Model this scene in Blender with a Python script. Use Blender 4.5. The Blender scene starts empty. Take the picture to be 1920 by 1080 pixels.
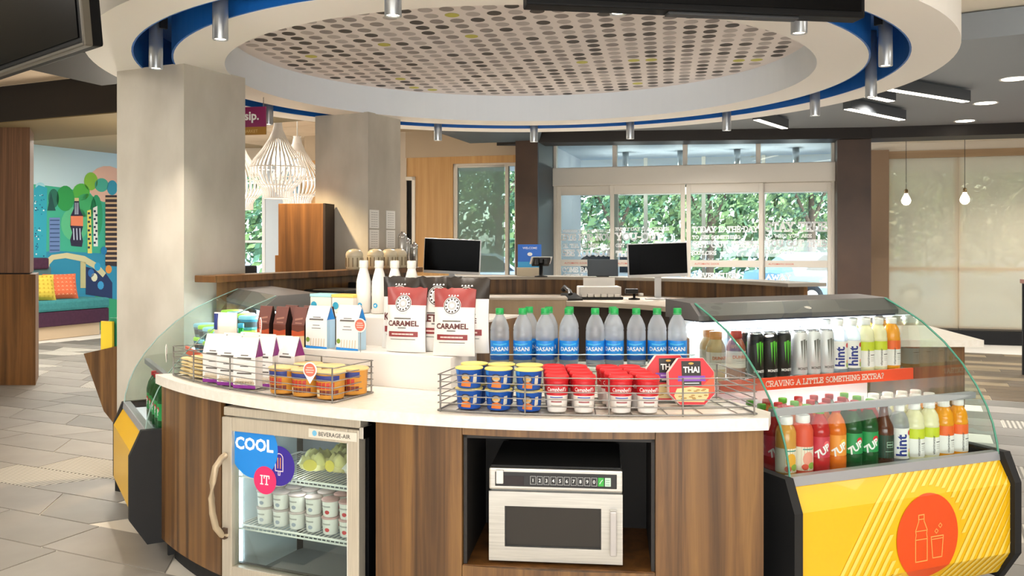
import bpy, bmesh, math, random
from mathutils import Vector, Matrix
random.seed(7)
sc = bpy.context.scene
col = sc.collection
PI = math.pi
R = math.radians
# ------------------------------------------------------------------ camera
EYE = 1.457
cam_d = bpy.data.cameras.new('camera')
cam = bpy.data.objects.new('camera', cam_d)
col.objects.link(cam)
cam.location = (0, 0, EYE)
cam.rotation_euler = (PI/2, 0, 0)
cam_d.sensor_width = 36
cam_d.lens = 36*1650/1920
cam_d.shift_y = -80/1920
cam_d.clip_start = .05
cam_d.clip_end = 300
sc.camera = cam
# ------------------------------------------------------------------ exposure, world, large lamps
vs = sc.view_settings
vs.view_transform = 'Standard'
vs.look = 'None'
vs.gamma = 1
vs.use_curve_mapping = False
LK, SPK, SKY = 1.0, 1.4, 1.9      # strength of area lamps, spots and sky
vs.exposure = 0.05
w = bpy.data.worlds.new('world')
sc.world = w
w.use_nodes = True
wn = w.node_tree
bg = wn.nodes['Background']
sky = wn.nodes.new('ShaderNodeTexSky')
sky.sky_type = 'NISHITA'
sky.sun_elevation = R(48)
sky.sun_rotation = R(150)
sky.sun_disc = False
sky.air_density = 1.0
sky.dust_density = 2.0
wn.links.new(sky.outputs[0], bg.inputs[0])
bg.inputs[1].default_value = SKY
def lamp(name, kind, loc, energy, color=(1, 1, 1), rot=(0, 0, 0), **kw):
    d = bpy.data.lights.new(name, kind)
    d.energy = energy
    d.color = color
    for k, v in kw.items():
        setattr(d, k, v)
    o = bpy.data.objects.new(name, d)
    col.objects.link(o)
    o.location = loc
    o.rotation_euler = rot
    return o
WARM = (1, .90, .78)
COOLW = (.93, .97, 1)
# unseen fill lamps added behind and beside the camera, for general brightness
for lx, ly, en in ((-2.3, -1.2, 60), (2.3, -1.2, 60), (0, -3.4, 60), (-4.6, 3.2, 75), (4.6, 2.6, 75)):
    lamp('overhead_fill_light', 'AREA', (lx, ly, 3.05), en*LK, (1, .965, .91), (R(0), 0, 0), shape='RECTANGLE', size=2.2, size_y=1.4)
lamp('upward_fill_light', 'AREA', (0, -4.6, .9), 430*LK, COOLW, (R(118), 0, 0), shape='RECTANGLE', size=9, size_y=1.6)  # up-tilted fill added to brighten the canopy and ceiling
for lx, ly, en in ((-.6, 8.7, 60), (1.6, 9.2, 80), (3.6, 8.6, 80), (6.2, 8.8, 80), (7.2, 11.2, 90), (2.2, 10.2, 60)):
    lamp('entrance_fill_light', 'SPOT', (lx, ly, 2.86), en*SPK*2.2, (1, .96, .90), (0, 0, 0), spot_size=R(150), spot_blend=.6, shadow_soft_size=.15)  # added lamps, hidden by the canopy ring, that brighten the background
lamp('sun', 'SUN', (0, 0, 20), 1.6, (1, .96, .88), (R(42), 0, R(-20)), angle=R(1))
lamp('lounge_fill_light', 'AREA', (-6.0, 11.5, 3.05), 190*LK, (1, .96, .88), (0, 0, 0), shape='RECTANGLE', size=1.5, size_y=3.0)  # bare area lamp added to brighten the mural and lounge
lamp('cafe_fill_light', 'AREA', (-3.4, 9.6, 2.93), 45*LK, (1, .92, .82), (0, 0, 0), shape='RECTANGLE', size=1.0, size_y=1.5)  # bare fill lamp without a fixture, out of view behind the first column
lamp('reception_fill_light', 'AREA', (-.2, 9.9, 2.95), 110*LK, (1, .93, .85), (0, 0, 0), shape='RECTANGLE', size=1.6, size_y=.9)  # bare fill lamp without a fixture, out of view behind the canopy ring

# ------------------------------------------------------------------ colour and materials
def lin(h):
    h = h.lstrip('#')
    o = []
    for i in (0, 2, 4):
        c = int(h[i:i+2], 16)/255
        o.append(c/12.92 if c <= .04045 else ((c+.055)/1.055)**2.4)
    return (*o, 1)
MATS = {}
def mat(name, color='#808080', rough=.5, metal=0, alpha=1, emit=0, spec=.5, coat=0, trans=0):
    if name in MATS:
        return MATS[name]
    m = bpy.data.materials.new(name)
    m.use_nodes = True
    b = m.node_tree.nodes['Principled BSDF']
    c = lin(color)
    b.inputs['Base Color'].default_value = c
    b.inputs['Roughness'].default_value = rough
    b.inputs['Metallic'].default_value = metal
    b.inputs['Alpha'].default_value = alpha
    b.inputs['Specular IOR Level'].default_value = spec
    b.inputs['Coat Weight'].default_value = coat
    b.inputs['Transmission Weight'].default_value = trans
    if emit:
        b.inputs['Emission Color'].default_value = c
        b.inputs['Emission Strength'].default_value = emit
    m.diffuse_color = c
    MATS[name] = m
    return m
def nodes_of(m):
    nt = m.node_tree
    return nt, nt.nodes, nt.links, nt.nodes['Principled BSDF']
def ramp(ns, stops):
    r = ns.new('ShaderNodeValToRGB')
    e = r.color_ramp.elements
    while len(e) < len(stops):
        e.new(.5)
    for i, (p, c) in enumerate(stops):
        e[i].position = p
        e[i].color = lin(c)
    return r
def wood(name, stops, scale=(14, 14, .55), rough=.42, detail=5, bump=.05):
    m = mat(name, stops[len(stops)//2][1], rough)
    nt, ns, ln, b = nodes_of(m)
    tc = ns.new('ShaderNodeTexCoord')
    mp = ns.new('ShaderNodeMapping')
    mp.inputs['Scale'].default_value = scale
    n1 = ns.new('ShaderNodeTexNoise')
    n1.inputs['Scale'].default_value = 1.0
    n1.inputs['Detail'].default_value = detail
    n1.inputs['Roughness'].default_value = .62
    n1.inputs['Distortion'].default_value = .6
    ln.new(tc.outputs['Object'], mp.inputs[0])
    ln.new(mp.outputs[0], n1.inputs['Vector'])
    r = ramp(ns, stops)
    ln.new(n1.outputs['Fac'], r.inputs[0])
    ln.new(r.outputs[0], b.inputs['Base Color'])
    if bump:
        bp = ns.new('ShaderNodeBump')
        bp.inputs['Strength'].default_value = bump
        ln.new(n1.outputs['Fac'], bp.inputs['Height'])
        ln.new(bp.outputs[0], b.inputs['Normal'])
    return m
def mottled(name, c1, c2, scale=3, rough=.8, bump=.08, stretch=(1, 1, 1), metal=0, detail=6):
    m = mat(name, c1, rough, metal)
    nt, ns, ln, b = nodes_of(m)
    tc = ns.new('ShaderNodeTexCoord')
    mp = ns.new('ShaderNodeMapping')
    mp.inputs['Scale'].default_value = stretch
    n1 = ns.new('ShaderNodeTexNoise')
    n1.inputs['Scale'].default_value = scale
    n1.inputs['Detail'].default_value = detail
    ln.new(tc.outputs['Object'], mp.inputs[0])
    ln.new(mp.outputs[0], n1.inputs['Vector'])
    r = ramp(ns, [(.3, c1), (.7, c2)])
    ln.new(n1.outputs['Fac'], r.inputs[0])
    ln.new(r.outputs[0], b.inputs['Base Color'])
    if bump:
        bp = ns.new('ShaderNodeBump')
        bp.inputs['Strength'].default_value = bump
        ln.new(n1.outputs['Fac'], bp.inputs['Height'])
        ln.new(bp.outputs[0], b.inputs['Normal'])
    return m
def glassy(name, tint='#f4fbf8', refl=1.0, rough=.02, milk=0.0, milkc='#ffffff'):
    """thin pane: see-through, with a Fresnel reflection and an optional milky share"""
    if name in MATS:
        return MATS[name]
    m = bpy.data.materials.new(name)
    m.use_nodes = True
    ns, ln = m.node_tree.nodes, m.node_tree.links
    ns.remove(ns['Principled BSDF'])
    out = ns['Material Output']
    t = ns.new('ShaderNodeBsdfTransparent')
    t.inputs[0].default_value = lin(tint)
    g = ns.new('ShaderNodeBsdfGlossy')
    g.inputs['Roughness'].default_value = rough
    f = ns.new('ShaderNodeFresnel')
    f.inputs[0].default_value = 1.45
    mu = ns.new('ShaderNodeMath')
    mu.operation = 'MULTIPLY'
    mu.inputs[1].default_value = refl
    mx = ns.new('ShaderNodeMixShader')
    ln.new(f.outputs[0], mu.inputs[0])
    ln.new(mu.outputs[0], mx.inputs[0])
    ln.new(t.outputs[0], mx.inputs[1])
    ln.new(g.outputs[0], mx.inputs[2])
    last = mx
    if milk:
        d = ns.new('ShaderNodeBsdfDiffuse')
        d.inputs[0].default_value = lin(milkc)
        tl = ns.new('ShaderNodeBsdfTranslucent')
        tl.inputs[0].default_value = lin(milkc)
        dm = ns.new('ShaderNodeMixShader')
        dm.inputs[0].default_value = .65
        ln.new(d.outputs[0], dm.inputs[1])
        ln.new(tl.outputs[0], dm.inputs[2])
        m2 = ns.new('ShaderNodeMixShader')
        m2.inputs[0].default_value = milk
        ln.new(mx.outputs[0], m2.inputs[1])
        ln.new(dm.outputs[0], m2.inputs[2])
        last = m2
    ln.new(last.outputs[0], out.inputs[0])
    m.diffuse_color = lin(tint)
    MATS[name] = m
    return m
def vary(m, amount=.25):
    """per-object brightness difference, for tiles and planks"""
    nt, ns, ln, b = nodes_of(m)
    src = b.inputs['Base Color'].links[0].from_socket if b.inputs['Base Color'].links else None
    oi = ns.new('ShaderNodeObjectInfo')
    mr = ns.new('ShaderNodeMapRange')
    mr.inputs['To Min'].default_value = 1-amount
    mr.inputs['To Max'].default_value = 1+amount*.4
    hs = ns.new('ShaderNodeHueSaturation')
    ln.new(oi.outputs['Random'], mr.inputs[0])
    ln.new(mr.outputs[0], hs.inputs['Value'])
    if src:
        ln.new(src, hs.inputs['Color'])
    else:
        hs.inputs['Color'].default_value = b.inputs['Base Color'].default_value
    ln.new(hs.outputs[0], b.inputs['Base Color'])
    return m

# ------------------------------------------------------------------ mesh builder
from mathutils.geometry import tessellate_polygon
def curved(f):
    """marks a surface map as bent, so that prints are cut small enough to follow it"""
    def g(x, y, d):
        return f(x, y, d)
    g.curved = True
    return g
def refine(vs, fs, lim=.006):
    vs = list(vs)
    todo = []
    for f in fs:
        todo += [(f[0], f[i], f[i+1]) for i in range(1, len(f)-1)]
    out = []
    while todo:
        t = todo.pop()
        e = max(range(3), key=lambda i: abs(vs[t[i]][0]-vs[t[(i+1) % 3]][0]))
        a, b, c = t[e], t[(e+1) % 3], t[(e+2) % 3]
        if abs(vs[a][0]-vs[b][0]) <= lim:
            out.append(t)
            continue
        vs.append(((vs[a][0]+vs[b][0])/2, (vs[a][1]+vs[b][1])/2))
        k = len(vs)-1
        todo += [(a, k, c), (k, b, c)]
    return vs, out
class MB:
    def __init__(s):
        s.v, s.f, s.mi, s.sm, s.mats = [], [], [], [], []
    def slot(s, m):
        if m not in s.mats:
            s.mats.append(m)
        return s.mats.index(m)
    def add(s, vs, fs, m, smooth=False, M=None):
        o = len(s.v)
        i = s.slot(m)
        for p in vs:
            s.v.append(tuple(M @ Vector(p)) if M else tuple(p))
        for f in fs:
            s.f.append([k+o for k in f])
            s.mi.append(i)
            s.sm.append(smooth)
        return s
    def box(s, x0, y0, z0, x1, y1, z1, m, bev=0, M=None):
        if bev <= 0:
            vs = [(x, y, z) for x in (x0, x1) for y in (y0, y1) for z in (z0, z1)]
            fs = [(0, 1, 3, 2), (4, 6, 7, 5), (0, 4, 5, 1), (2, 3, 7, 6), (0, 2, 6, 4), (1, 5, 7, 3)]
            return s.add(vs, fs, m, False, M)
        bm = bmesh.new()
        bmesh.ops.create_cube(bm, size=1)
        for p in bm.verts:
            p.co = Vector(((x0+x1)/2+p.co.x*(x1-x0), (y0+y1)/2+p.co.y*(y1-y0), (z0+z1)/2+p.co.z*(z1-z0)))
        bev = min(bev, abs(x1-x0)*.45, abs(y1-y0)*.45, abs(z1-z0)*.45)
        bmesh.ops.bevel(bm, geom=bm.edges[:], offset=bev, segments=2, affect='EDGES', profile=.6)
        bm.verts.index_update()
        s.add([p.co.copy() for p in bm.verts], [[q.index for q in f.verts] for f in bm.faces], m, False, M)
        bm.free()
        return s
    def prism(s, poly, z0, z1, m, M=None, msides=None):
        n = len(poly)
        a = sum(poly[i][0]*poly[(i+1) % n][1]-poly[(i+1) % n][0]*poly[i][1] for i in range(n))
        if a < 0:
            poly = poly[::-1]
        vs = [(x, y, z0) for x, y in poly]+[(x, y, z1) for x, y in poly]
        s.add(vs, [list(range(n))[::-1], list(range(n, 2*n))], m, False, M)
        s.add(vs, [[i, (i+1) % n, n+(i+1) % n, n+i] for i in range(n)], msides or m, False, M)
        return s
    def lathe(s, prof, n, m, M=None, smooth=True, arc=None):
        """m: one material or one per profile segment; prof: (radius, z)"""
        k = len(prof)
        vs = []
        for j in range(n):
            a = 2*PI*j/n
            ca, sa = math.cos(a), math.sin(a)
            vs += [(r*ca, r*sa, z) for r, z in prof]
        ms = m if isinstance(m, (list, tuple)) else [m]*(k-1)
        for mm in dict.fromkeys(ms):
            fs = []
            for j in range(n):
                q = (j+1) % n
                for i in range(k-1):
                    if ms[i] is mm:
                        f = [j*k+i, q*k+i, q*k+i+1, j*k+i+1]
                        fs.append(f)
            s.add(vs, fs, mm, smooth, M)
        return s
    def tube(s, pts, r, n, m, closed=False, M=None, caps=True):
        P = [Vector(p) for p in pts]
        k = len(P)
        vs = []
        for i, p in enumerate(P):
            a = P[(i-1) % k] if (closed or i > 0) else p
            b = P[(i+1) % k] if (closed or i < k-1) else p
            t = (b-a)
            t = t.normalized() if t.length > 1e-9 else Vector((0, 0, 1))
            u = t.cross(Vector((0, 0, 1)))
            if u.length < 1e-3:
                u = t.cross(Vector((0, 1, 0)))
            u.normalize()
            w_ = t.cross(u)
            rr = r[i] if isinstance(r, (list, tuple)) else r
            for j in range(n):
                q = 2*PI*j/n
                vs.append(p+u*(rr*math.cos(q))+w_*(rr*math.sin(q)))
        fs = []
        for i in range(k if closed else k-1):
            ii = (i+1) % k
            for j in range(n):
                jj = (j+1) % n
                fs.append([i*n+j, i*n+jj, ii*n+jj, ii*n+j])
        if not closed and caps:
            fs += [list(range(n)), list(range((k-1)*n, k*n))[::-1]]
        return s.add(vs, fs, m, n > 5, M)
    def arcbox(s, c, r0, r1, a0, a1, z0, z1, m, n=24, msides=None):
        """ring sector about c; angle 0 points to the camera (-y), positive to +x, in degrees"""
        A = [R(a0+(a1-a0)*i/n) for i in range(n+1)]
        o = [(c[0]+r1*math.sin(a), c[1]-r1*math.cos(a)) for a in A]
        i_ = [(c[0]+r0*math.sin(a), c[1]-r0*math.cos(a)) for a in A]
        vs = []
        for p, q in zip(o, i_):
            vs += [(*p, z0), (*p, z1), (*q, z1), (*q, z0)]
        fs, ft = [], []
        for k in range(n):
            b, d = 4*k, 4*k+4
            fs += [[b, d, d+1, b+1], [b+3, b+2, d+2, d+3]]
            ft += [[b+1, d+1, d+2, b+2], [b, b+3, d+3, d]]
        if abs(a1-a0) < 359.9:
            ft += [[0, 1, 2, 3], [4*n, 4*n+3, 4*n+2, 4*n+1]]
        s.add(vs, fs, msides or m)
        s.add(vs, ft, m)
        return s
    def flat(s, poly, m, fn=None, d=0.0):
        """a 2-D outline put on a surface by fn(x, y, d)"""
        fn = fn or (lambda x, y, d: (x, -d, y))
        if getattr(fn, 'curved', False) and max(p[0] for p in poly)-min(p[0] for p in poly) > .006:
            tr = [list(t) for t in tessellate_polygon([[Vector((x, y, 0)) for x, y in poly]])]
            vs, fs = refine(poly, tr)
            return s.add([fn(x, y, d) for x, y in vs], fs, m)
        return s.add([fn(x, y, d) for x, y in poly], [list(range(len(poly)))], m)
    def disc(s, x, y, rx, ry, m, fn=None, d=0.0, n=24, ring=0):
        if ring:
            fn = fn or (lambda x, y, d: (x, -d, y))
            vs = []
            for k in range(n):
                a = 2*PI*k/n
                vs += [fn(x+rx*math.cos(a), y+ry*math.sin(a), d), fn(x+(rx-ring)*math.cos(a), y+(ry-ring)*math.sin(a), d)]
            return s.add(vs, [[2*k, (2*k+2) % (2*n), (2*k+3) % (2*n), 2*k+1] for k in range(n)], m)
        return s.flat([(x+rx*math.cos(2*PI*k/n), y+ry*math.sin(2*PI*k/n)) for k in range(n)], m, fn, d)
    def line(s, pts, wd, m, fn=None, d=0.0, closed=False):
        k = len(pts)
        for i in range(k if closed else k-1):
            (x0, y0), (x1, y1) = pts[i], pts[(i+1) % k]
            L = math.hypot(x1-x0, y1-y0) or 1
            nx, ny = -(y1-y0)/L*wd/2, (x1-x0)/L*wd/2
            ex, ey = (x1-x0)/L*wd/2, (y1-y0)/L*wd/2
            s.flat([(x0+nx-ex, y0+ny-ey), (x0-nx-ex, y0-ny-ey), (x1-nx+ex, y1-ny+ey), (x1+nx+ex, y1+ny+ey)], m, fn, d)
        return s
    def text(s, t, x, y, size, m, fn=None, d=0.0, align='c', bold=0.0, wide=1.0, rot=0.0, shear=0.0):
        vs, fs, wd = glyphs(t, bold)
        k = size
        ox = {'c': -wd/2, 'l': 0, 'r': -wd}[align]
        fn = fn or (lambda x, y, d: (x, -d, y))
        cr, sr = math.cos(rot), math.sin(rot)
        out = []
        for a, b in vs:
            px, py = (a+ox+shear*b)*k*wide, b*k
            out.append((x+px*cr-py*sr, y+px*sr+py*cr))
        if getattr(fn, 'curved', False):
            out, fs = refine(out, fs)
        return s.add([fn(a, b, d) for a, b in out], fs, m)
    def build(s, name, parent=None, loc=None, rot=None):
        me = bpy.data.meshes.new(name)
        me.from_pydata(s.v, [], s.f)
        for m in s.mats:
            me.materials.append(m)
        me.polygons.foreach_set('material_index', s.mi)
        me.polygons.foreach_set('use_smooth', s.sm)
        me.update()
        o = bpy.data.objects.new(name, me)
        col.objects.link(o)
        if parent:
            o.parent = parent
        if loc:
            o.location = loc
        if rot:
            o.rotation_euler = rot
        return o
def _arc(cx, cy, rx, ry, a0, a1, n=10):
    return [(cx+rx*math.cos(R(a0+(a1-a0)*i/n)), cy+ry*math.sin(R(a0+(a1-a0)*i/n))) for i in range(n+1)]
SLAB = {      # slab-serif capitals: width, strokes, serif feet
    'A': (.86, [[(.06, 0), (.43, 1), (.80, 0)], [(.2, .36), (.66, .36)]], [(.06, 0), (.80, 0)]),
    'B': (.74, [[(.12, 0), (.12, 1), (.42, 1)]+_arc(.42, .76, .22, .24, 90, -90)+[(.12, .52)], [(.42, .52)]+_arc(.44, .26, .26, .26, 90, -90)+[(.12, 0)]], [(.06, 0), (.06, 1)]),
    'C': (.78, [_arc(.42, .5, .36, .5, 45, 315, 16), [(.67, .7), (.67, 1)]], []),
    'D': (.82, [[(.12, 0), (.12, 1), (.38, 1)]+_arc(.38, .5, .38, .5, 90, -90, 14)+[(.12, 0)]], [(.06, 0), (.06, 1)]),
    'E': (.70, [[(.64, .26), (.64, 0), (.12, 0), (.12, 1), (.62, 1), (.62, .76)], [(.12, .52), (.46, .52)], [(.46, .40), (.46, .64)]], [(.06, 0), (.06, 1)]),
    'F': (.68, [[(.12, 0), (.12, 1), (.62, 1), (.62, .76)], [(.12, .5), (.46, .5)], [(.46, .38), (.46, .62)]], [(.12, 0), (.06, 1)]),
    'G': (.84, [_arc(.42, .5, .36, .5, 45, 330, 16), [(.50, .44), (.84, .44)], [(.72, .44), (.72, .05)]], []),
    'H': (.86, [[(.14, 0), (.14, 1)], [(.72, 0), (.72, 1)], [(.14, .5), (.72, .5)]], [(.14, 0), (.14, 1), (.72, 0), (.72, 1)]),
    'I': (.36, [[(.18, 0), (.18, 1)]], [(.18, 0), (.18, 1)]),
    'K': (.82, [[(.14, 0), (.14, 1)], [(.68, 1), (.14, .42)], [(.32, .6), (.70, 0)]], [(.14, 0), (.14, 1), (.68, 1), (.70, 0)]),
    'L': (.68, [[(.14, 1), (.14, 0), (.64, 0), (.64, .28)]], [(.14, 1), (.06, 0)]),
    'M': (1.0, [[(.14, 0), (.14, 1), (.5, .25), (.86, 1), (.86, 0)]], [(.14, 0), (.86, 0), (.08, 1), (.92, 1)]),
    'N': (.88, [[(.14, 0), (.14, 1), (.74, 0), (.74, 1)]], [(.14, 0), (.08, 1), (.74, 1)]),
    'O': (.84, [_arc(.42, .5, .36, .5, 0, 360, 20)], []),
    'P': (.72, [[(.14, 0), (.14, 1), (.42, 1)]+_arc(.42, .72, .24, .28, 90, -90)+[(.14, .44)]], [(.14, 0), (.06, 1)]),
    'R': (.80, [[(.14, 0), (.14, 1), (.42, 1)]+_arc(.42, .74, .24, .26, 90, -90)+[(.14, .48)], [(.4, .48), (.68, 0)]], [(.14, 0), (.06, 1), (.70, 0)]),
    'S': (.68, [_arc(.33, .74, .25, .26, 35, 270, 10)+_arc(.33, .26, .27, .26, 90, -145, 10)], []),
    'T': (.78, [[(.08, .74), (.08, 1), (.70, 1), (.70, .74)], [(.39, 1), (.39, 0)]], [(.39, 0)]),
    'U': (.84, [[(.14, 1), (.14, .3)]+_arc(.42, .3, .28, .3, 180, 360, 10)+[(.70, 1)]], [(.14, 1), (.70, 1)]),
    'V': (.84, [[(.08, 1), (.42, 0), (.76, 1)]], [(.08, 1), (.76, 1)]),
    'W': (1.16, [[(.08, 1), (.32, 0), (.58, .8), (.84, 0), (1.08, 1)]], [(.08, 1), (1.08, 1)]),
    'X': (.82, [[(.1, 0), (.72, 1)], [(.1, 1), (.72, 0)]], [(.1, 0), (.72, 1), (.1, 1), (.72, 0)]),
    'Y': (.82, [[(.08, 1), (.41, .45), (.74, 1)], [(.41, .45), (.41, 0)]], [(.08, 1), (.74, 1), (.41, 0)]),
    ' ': (.40, [], []), '-': (.44, [[(.06, .42), (.38, .42)]], []), "'": (.24, [[(.12, 1), (.10, .72)]], []), '!': (.3, [[(.15, 1), (.15, .3)], [(.15, .08), (.15, 0)]], []),
    '?': (.62, [_arc(.30, .76, .22, .24, 160, -70, 10)+[(.30, .28)], [(.30, .06), (.30, 0)]], []),
}
GL = {}
def slab(mb, t, x, y, cap, m, fn=None, d=0.0, align='l', fit=None, wt=.15, feet=.30):
    """a line of slab-serif capitals, cap = height; fit = longest length allowed"""
    W_ = sum(SLAB[c][0] for c in t)+.06*(len(t)-1)
    kx = cap
    if fit and W_*cap > fit:
        kx = fit/W_
    x0 = x-(W_*kx/2 if align == 'c' else 0)
    for c in t:
        wd, strokes, ft = SLAB[c]
        for s in strokes:
            mb.line([(x0+px*kx, y+(wt/2+py*(1-wt))*cap) for px, py in s], wt*min(cap, kx*1.1), m, fn, d)
        for px, py in ft:
            q = y+(wt/2+py*(1-wt))*cap
            mb.line([(x0+(px-feet/2)*kx, q), (x0+(px+feet/2)*kx, q)], wt*.85*cap, m, fn, d)
        x0 += (wd+.06)*kx
    return mb
def glyphs(t, bold=0.0):
    key = (t, bold)
    if key in GL:
        return GL[key]
    c = bpy.data.curves.new('lettering', 'FONT')
    c.body = t
    c.size = 1.0
    c.resolution_u = 2
    c.offset = bold
    o = bpy.data.objects.new('lettering', c)
    me = bpy.data.meshes.new_from_object(o)
    vs = [(p.co.x, p.co.y) for p in me.vertices]
    fs = [list(p.vertices) for p in me.polygons]
    x0 = min(p[0] for p in vs) if vs else 0
    x1 = max(p[0] for p in vs) if vs else 1
    vs = [(a-x0, b) for a, b in vs]
    bpy.data.objects.remove(o)
    bpy.data.curves.remove(c)
    bpy.data.meshes.remove(me)
    GL[key] = (vs, fs, x1-x0)
    return GL[key]
def cyl(r, z0=0.0):
    """wrap a flat print round an upright cylinder, front towards -y"""
    return curved(lambda x, y, d: ((r+d)*math.sin(x/r), -(r+d)*math.cos(x/r), z0+y))
def cylband(mb, r, z0, z1, a0, a1, m, n=14, d=.0005):
    vs, fs = [], []
    for i in range(n+1):
        a = R(a0+(a1-a0)*i/n)
        vs += [((r+d)*math.sin(a), -(r+d)*math.cos(a), z0), ((r+d)*math.sin(a), -(r+d)*math.cos(a), z1)]
    for i in range(n):
        fs.append([2*i, 2*i+2, 2*i+3, 2*i+1])
    mb.add(vs, fs, m, True)
# ------------------------------------------------------------------ things
def tag(o, label=None, cat=None, group=None, kind=None):
    if label:
        o['label'] = label
    if cat:
        o['category'] = cat
    if group:
        o['group'] = group
    if kind:
        o['kind'] = kind
    return o
def thing(name, label, cat, loc=(0, 0, 0), rz=0.0, group=None):
    o = bpy.data.objects.new(name, None)
    o.empty_display_size = .05
    col.objects.link(o)
    o.location = loc
    o.rotation_euler = (0, 0, rz)
    return tag(o, label, cat, group)
KIDS = {}
def dup(root, loc, rz=0.0, label=None, group=None, swap=None, scale=None):
    """copy of a thing with copies of its parts and sub-parts"""
    if root.name not in KIDS:
        KIDS[root.name] = [(c, [g for g in bpy.data.objects if g.parent is c]) for c in bpy.data.objects if c.parent is root]
    r = root.copy()
    col.objects.link(r)
    r.location = loc
    r.rotation_euler = (0, 0, rz)
    if scale:
        r.scale = scale
    if label:
        r['label'] = label
    if group:
        r['group'] = group
    for c, gs in KIDS[root.name]:
        k = c.copy()
        col.objects.link(k)
        k.parent = r
        for g in gs:
            q = g.copy()
            col.objects.link(q)
            q.parent = k
    return r
class Stock:
    """first use moves the prototype, later uses copy it"""
    def __init__(s, root):
        s.root, s.used = root, False
    def put(s, loc, rz=0.0, label=None, group=None):
        if not s.used:
            s.used = True
            r = s.root
            r.location = loc
            r.rotation_euler = (0, 0, rz)
            if label:
                r['label'] = label
            if group:
                r['group'] = group
            return r
        return dup(s.root, loc, rz, label, group)
def structure(o):
    o['kind'] = 'structure'
    return o
ORD = ['first', 'second', 'third', 'fourth', 'fifth', 'sixth', 'seventh', 'eighth', 'ninth', 'tenth', 'eleventh', 'twelfth', 'thirteenth']
GA, GB = Vector((.907, -.421)), Vector((.421, .907))      # the building's own two directions
def grid(a, b):
    return GA.x*a+GB.x*b, GA.y*a+GB.y*b
def rect2(p, d, L, W_):
    """rectangle in plan: from p along unit d for L, and W_ to the left of d"""
    n = (-d[1], d[0])
    return [p, (p[0]+d[0]*L, p[1]+d[1]*L), (p[0]+d[0]*L+n[0]*W_, p[1]+d[1]*L+n[1]*W_), (p[0]+n[0]*W_, p[1]+n[1]*W_)]
# ------------------------------------------------------------------ materials of the room
WHITE = mat('white paint', '#e9e6e1', .6)
RINGW = mat('canopy white', '#ece7e0', .55)
BLUE = mat('recess blue', '#0f5fae', .5)
BEIGE = mottled('beige ceiling board', '#d9c6ae', '#cdb89e', 2, .8, .02)
CREAM = mat('cream ceiling', '#e6dccb', .8)
GREYC = mat('grey ceiling', '#8d9399', .8)
DARKB = mat('dark brown beam', '#1e1712', .6)
OLIVE = mat('olive beam soffit', '#6f6040', .7)
PLASTER = mottled('linen plaster', '#c2bcb0', '#b0a99c', 5, .75, .12, (1, 1, .5))
COLBR = mottled('bronze column cladding', '#4a3527', '#3d2b20', 3, .5, .02)
SLATE = mat('slate grey panel', '#3f4a52', .55)
ALU = mat('clear anodised aluminium', '#d6cfc3', .42, .15)
STEEL = mottled('brushed steel', '#c9c7c2', '#b4b2ae', 6, .32, .01, (1, 30, 30), .85)
CHROME = mat('polished metal', '#d8d8d8', .12, 1)
BLACK = mat('black plastic', '#0d0d0f', .35)
MATBLACK = mat('matt black', '#111113', .7)
SCREEN = mat('dark screen', '#050506', .25, spec=.06)
WOODK = wood('walnut laminate', [(.22, '#2d1d0d'), (.38, '#4e341b'), (.5, '#6c4b29'), (.62, '#815d33'), (.78, '#553a20')], (15, 15, .45))
WOODD = wood('dark walnut', [(.25, '#3f2612'), (.45, '#664320'), (.6, '#83582d'), (.8, '#56361b')], (9, 9, .45))
WOODP = wood('pillar veneer', [(.3, '#4b3324'), (.5, '#664833'), (.7, '#7a583f')], (30, 30, .6))
WOODL = wood('honey veneer', [(.3, '#b98c54'), (.5, '#c79a61'), (.7, '#d0a76f')], (12, 12, .5))
QUARTZ = mottled('cream quartz', '#efeae1', '#e6dfd3', 40, .28, 0)
GLASS = glassy('window glass', '#e8f1f1', 1.3)
CASEGLASS = glassy('case glass', '#f6fcfa', .5)
GRIM = mat('green glass edge', '#4d8f7a', .15)
SHADE = glassy('roller shade fabric', '#fbeedb', .12, .5, .72, '#fff6e6')
LETTER = mat('white vinyl lettering', '#ffffff', .6)
GLOWW = mat('lamp lens', '#fff2dd', .5, emit=9)
GLOWL = mat('linear lamp lens', '#fff3e0', .5, emit=6)
TV = mat('television bezel', '#0b0b0c', .5, spec=.12)

# ------------------------------------------------------------------ floor
GROUT = mat('pale grout', '#dcd6cb', .9)
T1 = vary(mottled('grey stone tile', '#96918a', '#8a857e', 3, .5, .02), .22)
T2 = vary(mottled('dark grey stone tile', '#7d7973', '#726e68', 3, .5, .02), .15)
def ribbed():
    m = mat('ribbed tile', '#9a958b', .6)
    nt, ns, ln, b = nodes_of(m)
    tc = ns.new('ShaderNodeTexCoord')
    mp = ns.new('ShaderNodeMapping')
    mp.inputs['Rotation'].default_value = (0, 0, R(24.9))
    wv = ns.new('ShaderNodeTexWave')
    wv.inputs['Scale'].default_value = 9
    wv.inputs['Distortion'].default_value = .4
    ln.new(tc.outputs['Object'], mp.inputs[0])
    ln.new(mp.outputs[0], wv.inputs[0])
    r = ramp(ns, [(.35, '#7f7a72'), (.6, '#c4bfb4')])
    ln.new(wv.outputs['Fac'], r.inputs[0])
    ln.new(r.outputs[0], b.inputs['Base Color'])
    bp = ns.new('ShaderNodeBump')
    bp.inputs['Strength'].default_value = .2
    ln.new(wv.outputs['Fac'], bp.inputs['Height'])
    ln.new(bp.outputs[0], b.inputs['Normal'])
    return m
T3 = ribbed()
f = MB()
f.box(-14, -6, -.12, 14, 19.5, -.005, GROUT)
floor = structure(f.build('floor'))
def uv_of(x, y, z):
    return 960+1650*x/y, 460+1650*(EYE-z)/y
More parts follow.
